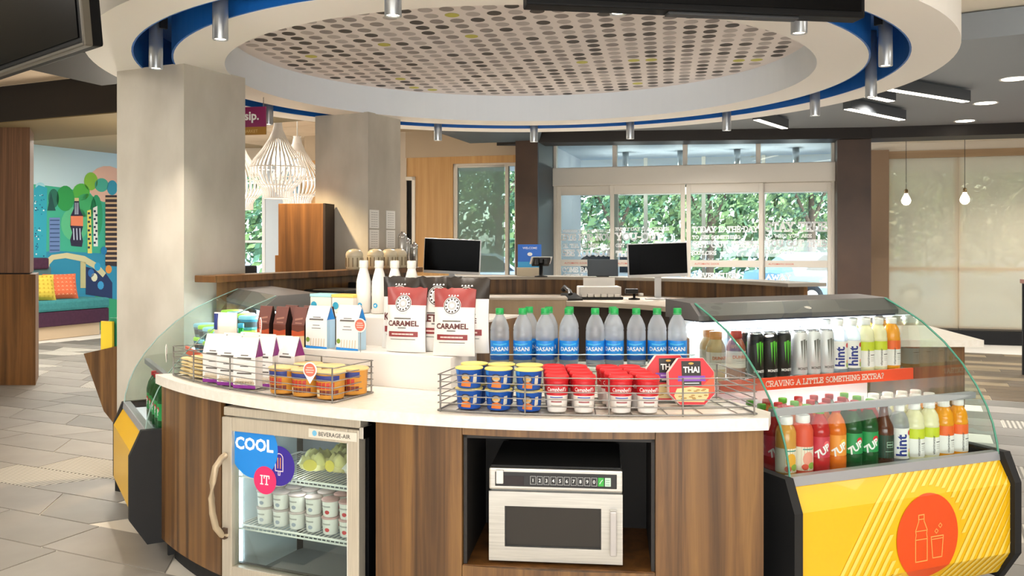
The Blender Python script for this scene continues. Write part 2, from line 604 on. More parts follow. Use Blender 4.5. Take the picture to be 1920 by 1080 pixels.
PITCH = .343
rng = random.Random(11)
cells = []
for k in range(-4, 34):
    b0 = 2.90+PITCH*(k-2)
    a = -12.0+rng.random()*.6
    sk0 = 0
    while a < 9:
        L = rng.choice((.62, .69, .69, .9))
        sk1 = rng.choice((0, 0, 0, .24, -.24))
        x, y = grid(a+L/2, b0+PITCH/2)
        if y > 2.5:
            u, v = uv_of(x, y, 0)
            if (-150 < u < 330 or u > 1790) and v < 1260 and not (b0 > 9.3 and x > 1.5):
                cells.append((y, a, b0, L, sk0, sk1, rng.random()))
        a += L
        sk0 = sk1
cells.sort()
g = .005
for i, (y, a, b0, L, s0, s1, rr) in enumerate(cells):
    pl = [(a+g-s0/2, b0+g), (a+L-g-s1/2, b0+g), (a+L-g+s1/2, b0+PITCH-g), (a+g+s0/2, b0+PITCH-g)]
    P = [grid(*q) for q in pl]
    m = T3 if rr < .13 else (T2 if rr < .33 else T1)
    if i < 296:
        t = MB()
        cx, cy = sum(p[0] for p in P)/4, sum(p[1] for p in P)/4
        t.prism([(p[0]-cx, p[1]-cy) for p in P], 0, .005, m)
        t.build('tile', floor, (cx, cy, -.005))
t = MB()
for (y, a, b0, L, s0, s1, rr) in cells[296:]:
    P = [grid(*q) for q in [(a+g-s0/2, b0+g), (a+L-g-s1/2, b0+g), (a+L-g+s1/2, b0+PITCH-g), (a+g+s0/2, b0+PITCH-g)]]
    t.prism(P, -.005, 0, T3 if rr < .13 else (T2 if rr < .33 else T1))
tag(t.build('distant_tile', floor), kind='stuff')
# brown plank floor by the shaded windows
PLK = [vary(wood('brown plank %s' % n, [(.3, c1), (.7, c2)], (.8, 18, 18), .45), .2) for n, c1, c2 in (('dark', '#54473a', '#6b5a48'), ('pale', '#857258', '#9c896c'))]
nb = 0
for k in range(17):
    b0 = 9.45+.235*k
    a = -2.0-rng.random()
    while a < 7.5:
        L = 1.3+rng.random()*.9
        x, y = grid(a+L/2, b0)
        if x+L > 2.2 and y < 17:
            p = MB()
            p.prism([(q[0]-x, q[1]-y) for q in (grid(a, b0), grid(a+L-.005, b0), grid(a+L-.005, b0+.23), grid(a, b0+.23))], 0, .006, PLK[(k*7+nb) % 3 % 2])
            p.build('plank', floor, (x, y, -.005))
            nb += 1
        a += L

# ------------------------------------------------------------------ ceilings
c = MB()
c.box(-14, -6, 3.1, 14, 19.5, 3.2, CREAM)
structure(c.build('ceiling'))
# beige ceiling boards of the lounge
lc = MB()
lc.box(-12, 6.0, 3.07, -1.0, 16.5, 3.1, mat('ceiling board joint', '#a8967c', .9))
lounge_ceiling = structure(lc.build('ceiling'))
for i in range(10):
    for j in range(8):
        x, y = grid(-9.6+1.22*i, 2.2+1.22*j)
        x1, y1 = grid(-9.6+1.22*i+1.2, 2.2+1.22*j)
        q = [grid(-9.6+1.22*i, 2.2+1.22*j), grid(-9.6+1.22*i+1.205, 2.2+1.22*j), grid(-9.6+1.22*i+1.205, 2.2+1.22*j+1.205), grid(-9.6+1.22*i, 2.2+1.22*j+1.205)]
        if all(-11.9 < p[0] < -1.1 and 6.1 < p[1] < 16.4 for p in q):
            b = MB()
            b.prism([(p[0]-x, p[1]-y) for p in q], 3.058, 3.0705, BEIGE)
            b.build('panel', lounge_ceiling, (x, y, 0))
gc = MB()
pl = [grid(1.0, 6.9), grid(9.5, 6.9), grid(9.5, 11.6), grid(-3.2, 11.6)]
pl = [(2.0, 6.9), grid(2.3, 6.75), grid(9.5, 6.75), (13, 9.0), (13, 10.2), (-.2, 12.7), (-.2, 7.6)]
gc.prism(pl, 2.9, 3.09, GREYC)
structure(gc.build('ceiling'))
cc = MB()
cc.prism([(4.2, 12.1), (13, 9.6), (13, 13), (4.2, 15.5)], 3.0, 3.09, CREAM)
structure(cc.build('ceiling'))
# dark beam under the grey ceiling, in front of doors and shades
bm_ = MB()
bm_.prism([(-.2, 11.55), (.3, 11.2), (4.4, 10.75), (13, 8.45), (13, 8.95), (4.5, 11.2), (.4, 11.6)], 2.765, 2.905, DARKB)
structure(bm_.build('trim_1'))
# lounge bulkhead and the slanting dark beams on the lounge side
lb = MB()
p0 = Vector((-6.6, 9.55))
lb.prism([tuple(p0), tuple(p0+GA*5.2), tuple(p0+GA*5.2+GB*1.15), tuple(p0+GB*1.15)], 2.69, 2.70, OLIVE)
lb.prism([tuple(p0), tuple(p0+GA*5.2), tuple(p0+GA*5.2+GB*1.15), tuple(p0+GB*1.15)], 2.70, 3.06, DARKB)
structure(lb.build('trim_2'))
lb = MB()
lb.prism([(-3.75, 6.55), (-2.55, 5.9), (-2.6, 7.0), (-3.45, 7.4)], 2.80, 3.06, DARKB)
structure(lb.build('trim_3'))
# dark angled soffit beside the reception window
ds = MB()
ds.prism([(-1.1, 9.7), (.35, 9.3), (.35, 11.3), (-.55, 11.55)], 2.80, 3.06, DARKB)
ds.prism([(-1.1, 9.7), (.35, 9.3), (.35, 11.3), (-.55, 11.55)], 2.795, 2.80, mat('grey soffit', '#4a5660', .6))
structure(ds.build('trim_5'))

# ------------------------------------------------------------------ round canopy
RC = (.05, 5.55)
can = thing('ceiling_canopy', None, None, (0, 0, 0))
structure(can)
o_ = MB()
o_.arcbox(RC, 2.25, 2.48, 0, 360, 2.49, 3.1, RINGW, 128)
o_.build('outer_ring', can)
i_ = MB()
i_.arcbox(RC, 1.77, 2.04, 0, 360, 2.49, 3.1, RINGW, 128, mat('canopy face cool light tint', '#e4eaf0', .5))  # bluish face colour holds the cool bounced light
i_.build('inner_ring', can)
rc_ = MB()
rc_.arcbox(RC, 2.04, 2.25, 0, 360, 2.76, 2.78, BLUE, 128)
rc_.arcbox(RC, 2.2401, 2.2503, 0, 360, 2.4915, 2.77, BLUE, 128)
rc_.arcbox(RC, 2.0397, 2.0499, 0, 360, 2.4915, 2.77, BLUE, 128)
rc_.build('blue_recess', can)
dp = MB()
DPW = mat('canopy panel', '#eae2df', .7)
dp.prism([(RC[0]+1.775*math.cos(2*PI*k/96), RC[1]+1.775*math.sin(2*PI*k/96)) for k in range(96)], 2.70, 2.74, DPW)
dp.build('dotted_panel', can)
DOT = [mat('dot dark', '#4d4743', .7), mat('dot grey', '#918987', .7), mat('dot pale', '#b8b0ae', .7), mat('dot lime', '#c0bb58', .7)]
dots = MB()
rd = random.Random(5)
n = 0
for i in range(-18, 19):
    for j in range(-18, 19):
        a = i*.116+(.058 if j % 2 else 0)*.0
        b = j*.122
        x, y = a*.985+b*.17, b*.985-a*.17
        if math.hypot(x, y) < 1.72:
            q = rd.random()
            m = DOT[0 if q < .24 else (1 if q < .58 else (2 if q < .97 else 3))]
            dots.add([(RC[0]+x+.040*math.cos(2*PI*k/16), RC[1]+y+.046*math.sin(2*PI*k/16), 2.6988) for k in range(16)], [list(range(16))[::-1]], m)
tag(dots.build('printed_dot', can), kind='stuff')

# ------------------------------------------------------------------ canopy lamps
SPUN = mat('spun aluminium', '#b9bdc1', .3, .75)
lampg = 'cylinder spotlights in the blue canopy recess'
def make_spot():
    r = thing('canopy_spotlight', '', 'ceiling light')
    m = MB()
    m.lathe([(.0, .40), (.034, .40), (.034, .002), (.0335, 0), (.029, 0), (.027, .02)], 24, SPUN)
    m.build('housing', r)
    m = MB()
    m.lathe([(.027, .006), (0, .006)], 24, GLOWW)
    m.build('lens', r)
    m = MB()
    m.box(-.006, .03, .22, .006, .06, .235, MATBLACK)
    m.box(-.02, .05, .20, .02, .065, .36, MATBLACK)
    m.build('bracket', r)
    return r
SP = Stock(make_spot())
where = {-60.8: 'above the linen plaster column nearest the mural', -38.4: 'second along from the plaster column nearest the mural', -14: 'third along from the plaster column nearest the mural',
         9.8: 'partly hidden by the black ceiling television', 33.2: 'just below the end of the black ceiling television', 58.7: 'hanging lowest on the far curve towards the grey ceiling, bracket showing',
         84.9: 'directly behind and below the one with its bracket showing', 105.9: 'in front of the long linear lamps', 130.1: 'above the fourth transom pane', 153.6: 'above the second transom pane',
         176.2: 'in front of the bronze column', -161.3: 'beside the dark angled soffit', -119.1: 'in front of the ribbed pendant lamps'}
for a, txt in where.items():
    x, y = RC[0]+2.145*math.sin(R(a)), RC[1]-2.145*math.cos(R(a))
    SP.put((x, y, 2.36), R(180-a), 'silver cylinder spotlight, lit, '+txt, lampg)
    lamp('spot_beam', 'SPOT', (x, y, 2.352), {-119.1: 120, -60.8: 55}.get(a, 26)*SPK, (1, .74, .42) if a == -119.1 else WARM, (0, 0, 0), spot_size=R(105), spot_blend=.7, shadow_soft_size=.025)

# ------------------------------------------------------------------ columns
def column(near, txt, n):
    q = rect2(near, (-.907, .421), .53, -.50)
    m = MB()
    m.prism(q, .0, 2.494, PLASTER)
    k = MB()
    cx, cy = sum(p[0] for p in q)/4, sum(p[1] for p in q)/4
    k.prism([(cx+(p[0]-cx)*1.03, cy+(p[1]-cy)*1.03) for p in q], 0, .1, MATBLACK)
    o = structure(m.build('pillar_%d' % n))
    structure(k.build('baseboard_pillar_%d' % n))
    return o
column((-1.864, 5.0), '', 1)
q = [(-1.117, 6.83), (-1.58, 7.064), (-1.38, 7.46), (-.917, 7.23)]
m = MB()
m.prism(q, 0, 2.494, PLASTER)
structure(m.build('pillar_2'))

# ------------------------------------------------------------------ entrance doors and transom
DD = Vector((.966, -.26))
DN = Vector((.26, .966))
ent = thing('window_1', None, None, (.569, 12.2, 0), math.atan2(-.26, .966))
structure(ent)
WL = 3.69
m = MB()
m.box(-.02, -.03, 0, .05, .09, 2.9, ALU, .004)
m.box(WL-.05, -.03, 0, WL+.03, .09, 2.9, ALU, .004)
m.box(0, -.03, 2.84, WL, .09, 2.9, ALU, .004)
for s in (.86, 1.80, 2.74):
    m.box(s-.03, -.02, 2.5, s+.03, .08, 2.85, ALU, .003)
m.build('window_frame', ent)
m = MB()
m.box(-.01, -.10, 2.27, WL+.01, .10, 2.52, ALU, .01)
m.build('header', ent)
for i, (a, b) in enumerate(((.05, .83), (.89, 1.77), (1.83, 2.71), (2.77, WL-.05))):
    m = MB()
    m.box(a, .03, 2.52, b, .036, 2.84, GLASS)
    m.build('pane', ent)
RED = mat('red strip print', '#c85a4a', .6)
doors = [(0.05, .90, .05), (.80, 1.80, -.02), (1.82, 2.80, -.02), (2.76, WL-.04, .05)]
wr = [[('WHEREVER YOUR ADVENTURE LEADS', 1.635, .040), ('BYE FOR NOW', 1.52, .10), ("OR 'TILL WE MEET AGAIN", 1.42, .062), ('SEE YOU SOON', 1.302, .10), ('COME BACK SOON', 1.08, .075), ('OPEN', .98, .085)],
      [('EVERY DAY IS A CHANCE', 1.655, .045), ('YOU-OUT', 1.52, .11), ('GET OUT AND ABOUT', 1.43, .05), ('THE WORLD', 1.30, .085)],
      [('TODAY IS THE DAY', 1.625, .085), ('TO SEE SOMETHING', 1.54, .05), ('GET OUT THERE', 1.425, .09), ('EXPLORE', 1.33, .055), ('ADVENTURE', 1.02, .075)],
      [('STAY TRUE', 1.63, .135), ('TO WHO YOU ARE', 1.555, .05), ('YOU GOT THIS', 1.435, .10), ('EVERY DAY', 1.35, .05), ('AWAY', 1.0, .08)]]
for i, (a, b, y) in enumerate(doors):
    d = thing('door_%d' % (i+1), None, None, (.569+DD.x*a+DN.x*y, 12.2+DD.y*a+DN.y*y, 0), math.atan2(-.26, .966))
    structure(d)
    W_ = b-a
    m = MB()
    st = .055
    for (x0, z0, x1, z1) in ((0, 0, st, 2.27), (W_-st, 0, W_, 2.27), (st, 2.15, W_-st, 2.27), (st, 1.17, W_-st, 1.26), (st, 0, W_-st, .16)):
        m.box(x0, -.022, z0, x1, .022, z1, ALU, .003)
    m.build('door_frame', d)
    for z0, z1 in ((1.26, 2.15), (.16, 1.17)):
        m = MB()
        m.box(st, -.003, z0, W_-st, .003, z1, GLASS)
        m.build('pane', d)
    m = MB()
    for t, z, cp in wr[i]:
        slab(m, t, st+.02, z, cp, LETTER, None, .005, 'l', W_-2*st-.03, .2)
    m.text('AUTOMATIC DOOR', st+.05, 1.20, .035, RED, None, .0235, 'l', .01)
    m.build('lettering', d)
# jamb column with the slate return and the far column
m = MB()
m.prism([(.325, 11.2), (.56, 12.15), (.28, 12.25), (.045, 11.28)], 0, 2.9, COLBR)
structure(m.build('pillar_3'))
m = MB()
m.prism([(.327, 11.195), (.338, 11.195), (.573, 12.15), (.562, 12.15)], 0, 2.9, SLATE)
structure(m.build('wall_jamb'))
m = MB()
m.prism([(4.04, 10.93), (4.42, 10.83), (4.55, 11.3), (4.16, 11.42)], 0, 2.9, COLBR)
structure(m.build('pillar_4'))
# wall with the shaded window and the dark doorway, left of the doors
WD = Vector((-.966, .26))
wl = thing('wall_reception', None, None, (.05, 12.1, 0), math.atan2(-.26, .966))
structure(wl)
m = MB()
m.box(-1.50, 0, 0, -.91, .12, 2.70, WOODL)
m.box(-3.2, 0, 2.40, -1.50, .12, 2.70, WOODL)
m.box(-3.2, 0, 0, -1.78, .12, 2.40, WOODL)
m.box(-.91, 0, 2.60, .02, .12, 2.70, WOODL)
m.box(-.91, 0, 0, .02, .12, 1.0, WOODL)
m.build('veneer_panel', wl)
m = MB()
m.box(-3.2, -.02, 2.70, .02, .14, 3.08, mat('bulkhead beige', '#b9a78f', .8))
m.build('bulkhead', wl)
m = MB()
for x0, z0, x1, z1 in ((-.91, 1.0, -.85, 2.6), (-.16, 1.0, -.11, 2.6), (-.02, 1.0, .03, 2.6), (-.91, 1.0, .03, 1.05), (-.91, 2.55, .03, 2.6)):
    m.box(x0, .02, z0, x1, .10, z1, ALU, .003)
wf = thing('window_2', None, None, (.05, 12.1, 0), math.atan2(-.26, .966))
structure(wf)
m.build('window_frame', wf)
m = MB()
m.box(-.85, .06, 1.05, -.16, .066, 2.55, GLASS)
m.build('pane', wf)
m = MB()
m.box(-.11, .06, 1.05, -.02, .066, 2.55, GLASS)
m.build('pane', wf)
SHADE2 = glassy('grey roller shade', '#dfe6e0', .15, .5, .5, '#c9d2c8')
m = MB()
m.box(-.84, .03, 1.08, -.17, .033, 2.55, SHADE2)
m.lathe([(0, -.34), (.02, -.34), (.02, .34), (0, .34)], 12, ALU, Matrix.Translation((-.505, .035, 2.56)) @ Matrix.Rotation(PI/2, 4, 'Y'))
m.build('roller_shade', wf)
dr = thing('door_5', None, None, (.05, 12.1, 0), math.atan2(-.26, .966))
structure(dr)
m = MB()
m.box(-1.78, .05, 0, -1.50, .09, 2.40, MATBLACK)
m.build('door_leaf', dr)
m = MB()
m.box(-1.52, -.02, 0, -1.47, .10, 2.43, mat('white door casing', '#e8e2d6', .6), .004)
m.box(-1.82, -.02, 2.38, -1.47, .10, 2.43, mat('white door casing'), .004)
m.build('casing', dr)
# right-hand wall of tall shaded windows
RW = thing('wall_right', None, None, (5.725, 13.4, 0), math.atan2(-.285, .959))
structure(RW)
JAMB = mat('taupe jamb', '#8d7258', .6)
m = MB()
m.box(-.30, -.12, 0, 0, .14, 2.9, JAMB)
m.build('jamb', RW)
m = MB()
m.box(-.3, -.06, 2.77, 7.0, .14, 2.88, wood('header oak', [(.3, '#a1835f'), (.7, '#b39670')], (.7, 12, 12)))
m.build('header', RW)
m = MB()
m.box(-.3, -.04, 2.88, 7.0, .14, 3.05, CREAM)
m.build('bulkhead', RW)
m = MB()
m.box(0, -.10, 0, 7.0, .14, .19, MATBLACK)
m.build('plinth', RW)
for i in range(6):
    x0, x1 = .972*i, .972*i+.972
    wn_ = thing('window_%d' % (3+i), None, None, (5.725, 13.4, 0), math.atan2(-.285, .959))
    structure(wn_)
    m = MB()
    m.box(x0, .04, .19, x0+.025, .12, 2.77, ALU)
    m.box(x1-.025, .04, .19, x1, .12, 2.77, ALU)
    m.box(x0, .04, 1.08, x1, .12, 1.13, ALU)
    m.box(x0, .04, .19, x1, .12, .25, ALU)
    m.build('window_frame', wn_)
    for z0, z1 in ((.25, 1.08), (1.13, 2.77)):
        m = MB()
        m.box(x0+.025, .08, z0, x1-.025, .086, z1, GLASS)
        m.build('pane', wn_)
    m = MB()
    m.box(x0+.006, .0, .21, x1-.006, .003, 2.77, SHADE)
    m.build('roller_shade', wn_)
    m = MB()
    m.box(x0+.006, -.008, .195, x1-.006, .012, .22, mat('hem bar', '#6b6357', .5, .3))
    m.build('hem_bar', wn_)
# closing walls
PAINT = mat('warm wall paint', '#cfc3b2', .8)
m = MB()
m.box(-14.1, -6.1, 0, 14.1, -6, 3.1, PAINT)
structure(m.build('wall_front'))
m = MB()
m.box(14, -6, 0, 14.1, 11.0, 3.1, PAINT)
structure(m.build('wall_east'))
m = MB()
m.box(-14.1, -6, 0, -14, 19.5, 3.1, PAINT)
structure(m.build('wall_west'))
# lounge back wall: window, pale panel, blue stripe
lw = thing('wall_back', None, None, (0, 14.6, 0))
structure(lw)
m = MB()
m.box(-5.9, 0, 0, -4.5, .12, 3.1, PAINT)
m.box(-3.55, 0, 0, -1.55, .12, 3.1, mat('tan wall', '#b8996c', .7))
m.box(-4.5, 0, 0, -4.1, .12, .5, PAINT)
m.box(-4.5, 0, 2.6, -4.1, .12, 3.1, PAINT)
m.build('plaster', lw)
m = MB()
m.box(-4.1, -.02, 0, -3.78, .12, 3.1, mat('pale blue wall', '#cfdbe6', .6))
m.build('pale_panel', lw)
m = MB()
m.box(-3.78, -.01, 0, -3.55, .12, 3.1, mat('sky blue wall', '#86b9d8', .6))
m.build('blue_panel', lw)
wb = thing('window_9', None, None, (0, 14.6, 0))
structure(wb)
m = MB()
m.box(-4.5, .05, .5, -4.1, .056, 2.6, GLASS)
m.build('pane', wb)
m = MB()
m.box(-4.14, -.03, 0, -4.09, .1, 2.9, mat('white window post', '#e9edf0', .5))
m.box(-4.5, 0, 1.5, -4.14, .1, 1.54, mat('white window post'))
m.build('window_frame', wb)
m = MB()
m.box(-1.6, 12.5, 0, -1.5, 14.7, 3.1, PAINT)
structure(m.build('wall_corridor'))

# ------------------------------------------------------------------ mural wall
mw = thing('wall_left', None, None, (-7.66, 14.0, 0), math.atan2(.907, .42))
structure(mw)
m = MB()
m.box(-9.0, 0, 0, 4.6, .12, 3.1, mat('mural sky', '#c6dfe6', .7))
m.build('plaster', mw)
def mat2(h):
    return mat('mural '+h, h, .7)
mu = MB()
def ms(u):                                   # picture measure to metres along the wall
    k = (u-960)/1650
    return (-7.66-14.0*k)/(.907*k-.42)
def mz(u, v):
    s = ms(u)
    return EYE+(460-v)/1650*(14.0+.907*s)
def mp(pts, c, d=.004):
    mu.flat([(ms(u), mz(u, v)) for u, v in pts], mat2(c), None, d)
def mdisc(u, v, ru, rv, c, d=.005, n=18):
    mp([(u+ru*math.cos(2*PI*k/n), v+rv*math.sin(2*PI*k/n)) for k in range(n)], c, d)
mp([(30, 350), (60, 345), (120, 352), (213, 372), (240, 370), (240, 640), (30, 640)], '#3fb08f', .002)
mp([(30, 480), (100, 470), (240, 478), (240, 640), (30, 640)], '#2d8fb0', .003)
mdisc(200, 345, 36, 34, '#f0bfa6', .003)
for u, v, ru, rv, c in ((170, 340, 13, 17, '#8cc63f'), (190, 347, 13, 13, '#4fb59a'), (210, 352, 10, 14, '#3c9fb8'), (122, 372, 17, 24, '#2f9e4f'), (152, 360, 16, 16, '#57b947'), (140, 420, 26, 32, '#5cbf8a'),
                        (100, 372, 10, 18, '#2a6f5c'), (180, 405, 12, 40, '#2f9e6a'), (75, 350, 9, 8, '#9ed6e0'), (160, 385, 20, 22, '#43b06a')):
    mdisc(u, v, ru, rv, c)
mp([(57, 360), (72, 347), (88, 352), (86, 488), (57, 490)], '#2fa3b8', .006)
rm = random.Random(3)
for k in range(46):
    u, v = 58+rm.random()*26, 362+rm.random()*118
    s = 1.4+rm.random()*1.4
    mp([(u, v), (u+s, v), (u+s, v+s), (u, v+s)], rm.choice(['#e6f6f6', '#0f3f63', '#0f3f63', '#d7f0f0', '#167fa0']), .008)
mp([(90, 385), (95, 360), (101, 385), (104, 395), (88, 395)], '#1d4f4a', .007)
mp([(92, 408), (112, 408), (112, 472), (92, 474)], '#6a86b8', .006)
for k in range(8):
    mp([(93, 412+k*8), (111, 412+k*8), (111, 414+k*8), (93, 414+k*8)], '#3a5680', .008)
mp([(197, 366), (225, 366), (225, 500), (197, 498)], '#3a2a2c', .006)
for k in range(14):
    mp([(197, 370+k*9), (225, 370+k*9), (225, 373.5+k*9), (197, 373.5+k*9)], '#e0b88a', .008)
mp([(163, 395), (170, 393), (172, 475), (164, 475)], '#e9dc6a', .006)
mp([(174, 390), (182, 386), (183, 462), (175, 462)], '#f0f0e8', .006)
for k in range(9):
    mp([(164+2*(k % 2), 398+k*8), (168+2*(k % 2), 398+k*8), (168+2*(k % 2), 402+k*8), (164+2*(k % 2), 402+k*8)], '#20304a', .008)
    mp([(175+3*(k % 2), 394+k*7.4), (179+3*(k % 2), 394+k*7.4), (179+3*(k % 2), 398+k*7.4), (175+3*(k % 2), 398+k*7.4)], '#20304a', .008)
bt = [(139, 373), (147, 373), (149, 392), (155, 405), (155, 425), (152, 437), (155, 452), (153, 463), (133, 461), (131, 450), (135, 436), (131, 424), (132, 404), (138, 391)]
mp(bt, '#2a2440', .007)
mp([(139, 371), (147, 371), (147, 377), (139, 377)], '#d9c890', .009)
mp([(132, 405), (155, 405), (155, 424), (132, 423)], '#f08a60', .009)
for k in range(3):
    mp([(136+6*k, 428), (138+6*k, 428), (139+6*k, 450), (137+6*k, 450)], '#cfd8e8', .009)
    mp([(140+2.6*k, 380), (141+2.6*k, 380), (141+2.6*k, 402), (139.6+2.6*k, 402)], '#cfd8e8', .009)
arch = [(82, 500), (84, 488), (96, 478), (125, 474), (158, 480), (182, 494), (198, 512), (192, 520), (174, 502), (152, 490), (122, 484), (100, 487), (92, 496), (92, 506)]
mp(arch, '#d8cfa0', .009)
mp([(150, 490), (160, 492), (160, 540), (150, 540)], '#c9c08a', .009)
mp([(160, 500), (196, 510), (210, 530), (210, 560), (160, 552)], '#1d2f5c', .008)
for u, v, c in ((182, 500, '#2fa3d0'), (194, 470, '#1d7fb0'), (176, 520, '#e9e2c0'), (203, 505, '#f09a40'), (188, 535, '#3f9fd0'), (170, 512, '#2f6fb0')):
    mdisc(u, v, 6, 8, c, .0095, 10)
mp([(178, 555), (240, 565), (240, 640), (178, 620)], '#2f9e6a', .0085)
mp([(200, 600), (240, 600), (240, 640), (200, 628)], '#8fc9d0', .0095)
tag(mu.build('mural_print', mw), kind='stuff')
# ------------------------------------------------------------------ kiosk counter
CC = (.45, 5.57)
ctr = thing('kiosk_counter', 'curved walnut kiosk counter with a cream stone top holding the fridge and microwave', 'counter', (CC[0], CC[1], 0))
O = (0, 0)
m = MB()
outer = [(2.585*math.sin(R(a)), -2.585*math.cos(R(a))) for a in [-54+i*(63.6)/48 for i in range(49)]]
inner = [(.17, -1.62), (.0, -1.40)]+[(1.40*math.sin(R(a)), -1.40*math.cos(R(a))) for a in (-8, -16, -24, -32, -40, -46)]+[(-1.44, -1.26)]
m.prism(outer+[(.47, -2.44)]+inner, .822, .864, QUARTZ)
m.build('countertop', ctr)
def arcpanel(a0, a1, z0, z1, nm='wood_panel', r=2.555, mt=None, n=14):
    m = MB()
    m.arcbox(O, r-.022, r, a0, a1, z0, z1, mt or WOODK, n)
    return m.build(nm, ctr)
arcpanel(-54.2, -40.1, .10, .822)
arcpanel(-21.7, -14.2, .10, .822)
arcpanel(.95, 9.5, .10, .822)
arcpanel(-14.15, .9, .792, .822)
arcpanel(-14.15, .9, .10, .333)
arcpanel(-54, 9.4, 0, .10, 'toe_kick', 2.50, MATBLACK, 40)
m = MB()
m.arcbox(O, 2.02, 2.04, -53, 9, 0, .82, MATBLACK, 40)
for a in (-54.0, 9.3):
    M_ = Matrix.Rotation(R(a), 4, 'Z')
    m.box(-.008, -2.53, .02, .008, -1.75, .82, MATBLACK, 0, M_)
M_ = Matrix.Rotation(R(-21.5), 4, 'Z')
m.box(-.008, -2.53, .02, .008, -2.03, .82, MATBLACK, 0, M_)
M_ = Matrix.Rotation(R(-40.4), 4, 'Z')
m.box(-.012, -2.53, .02, -.004, -2.03, .82, MATBLACK, 0, M_)
m.build('carcass', ctr)
M_ = Matrix.Rotation(R(-6.6), 4, 'Z')
m = MB()
NB = mat('niche black', '#17110d', .6)
m.box(-.333, -2.52, .333, -.321, -2.06, .79, NB, 0, M_)
m.box(.321, -2.52, .333, .333, -2.06, .79, NB, 0, M_)
m.box(-.333, -2.06, .333, .333, -2.045, .79, NB, 0, M_)
m.box(-.333, -2.52, .778, .333, -2.06, .79, NB, 0, M_)
m.build('niche', ctr)
m = MB()
m.box(-.333, -2.53, .323, .333, -2.06, .335, WOODD, 0, M_)
m.build('niche_shelf', ctr)

# ------------------------------------------------------------------ under-counter fridge
CHAMP = mottled('champagne steel', '#cfc6b6', '#beb5a5', 6, .36, .0, (30, 30, 1), .45)
fr = thing('glass_door_fridge', 'undercounter glass door fridge with blue and pink round stickers, built into the walnut counter', 'fridge', (-.864, 3.389, 0), R(-23.9))
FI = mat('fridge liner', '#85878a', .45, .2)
m = MB()
m.box(-.33, .06, .06, -.31, .50, .795, BLACK)
m.box(.31, .06, .06, .33, .50, .795, BLACK)
m.box(-.33, .48, .06, .33, .50, .795, FI)
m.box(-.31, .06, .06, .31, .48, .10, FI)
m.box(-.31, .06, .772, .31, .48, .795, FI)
m.box(-.31, .06, .10, -.302, .48, .772, mat('fridge lit side liner', '#d6e4ea', .4))  # paler than the other liner: white-blue lamp light put into its colour
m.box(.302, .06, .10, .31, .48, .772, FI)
m.box(-.325, .01, .776, .325, .10, .81, CHAMP, .004)
m.build('body', fr)
m = MB()
for sx in (-.28, .28):
    for sy in (.1, .45):
        m.lathe([(0, 0), (.02, 0), (.02, .06), (0, .06)], 12, MATBLACK, Matrix.Translation((sx, sy, 0)))
m.build('foot', fr)
m = MB()
for x0, z0, x1, z1 in ((-.325, .12, -.275, .772), (.275, .12, .325, .772), (-.275, .718, .275, .772), (-.275, .12, .275, .18)):
    m.box(x0, 0, z0, x1, .045, z1, CHAMP, .004)
m.box(-.278, .034, .176, .278, .05, .186, BLACK)
m.box(.268, .006, .18, .2755, .04, .718, mat('inner door trim', '#e0ddd4', .4))
door = m.build('door', fr)
m = MB()
m.box(-.276, .018, .178, .276, .024, .720, CASEGLASS)
m.build('door_glass', door)
m = MB()
HM = mat('champagne handle', '#b7a488', .4, .3)
pts = [(-.306, 0, .62), (-.307, -.02, .612), (-.318, -.042, .58), (-.325, -.052, .52), (-.327, -.055, .46), (-.325, -.052, .40), (-.316, -.042, .34), (-.306, -.02, .308), (-.305, 0, .30)]
m.tube(pts, .013, 10, HM)
m.box(-.316, -.02, .29, -.294, .0, .33, mat('handle foot brown', '#4a3526', .5))
m.build('handle', door)
m = MB()
m.box(.10, -.003, .728, .318, 0, .762, mat('badge plate', '#d9d2c4', .4), .001)
m.text('BEVERAGE-AIR', .218, .737, .022, mat('badge lettering', '#2b2a2a', .5), None, .0035, 'c', .01)
m.disc(.128, .745, .011, .011, mat('badge blue', '#6fb4d8', .5), None, .0035, 12)
m.build('badge', door)
for z0, z1 in ((.74, .785), (.13, .16)):
    m = MB()
    m.box(.326, .0, z0, .345, .06, z1, CHROME, .003)
    m.build('hinge', fr)
for sz, nm in ((.533, 'shelf'), (.322, 'shelf')):
    m = MB()
    wm = mat('white coated wire', '#eceae4', .4)
    m.tube([(-.30, .075, sz), (.30, .075, sz), (.30, .465, sz), (-.30, .465, sz)], .005, 6, wm, True)
    for k in range(29):
        x = -.285+k*.0204
        m.tube([(x, .075, sz+.002), (x, .465, sz+.002)], .0024, 5, wm, False, None, False)
    for k in range(29):
        x = -.285+k*.0204
        m.tube([(x, .078, sz+.002), (x+.003, .072, sz-.014)], .0022, 5, wm, False, None, False)
    m.tube([(-.30, .072, sz-.014), (.30, .072, sz-.014)], .004, 6, wm)
    m.build(nm, fr)
m = MB()
m.box(-.300, .07, .14, -.292, .085, .74, mat('fridge lamp', '#dff1ff', .5, emit=5))
m.build('light_tube', fr)
lamp('fridge_lamp', 'POINT', (-.864-.24*.914+.13*.405, 3.389+.24*.405+.13*.914, .70), .9*LK, (.9, .97, 1), shadow_soft_size=.03)
lamp('fridge_lamp', 'POINT', (-.864+.0*.914+.10*.405, 3.389-.0*.405+.10*.914, .50), .35*LK, (.95, .98, 1), shadow_soft_size=.03)
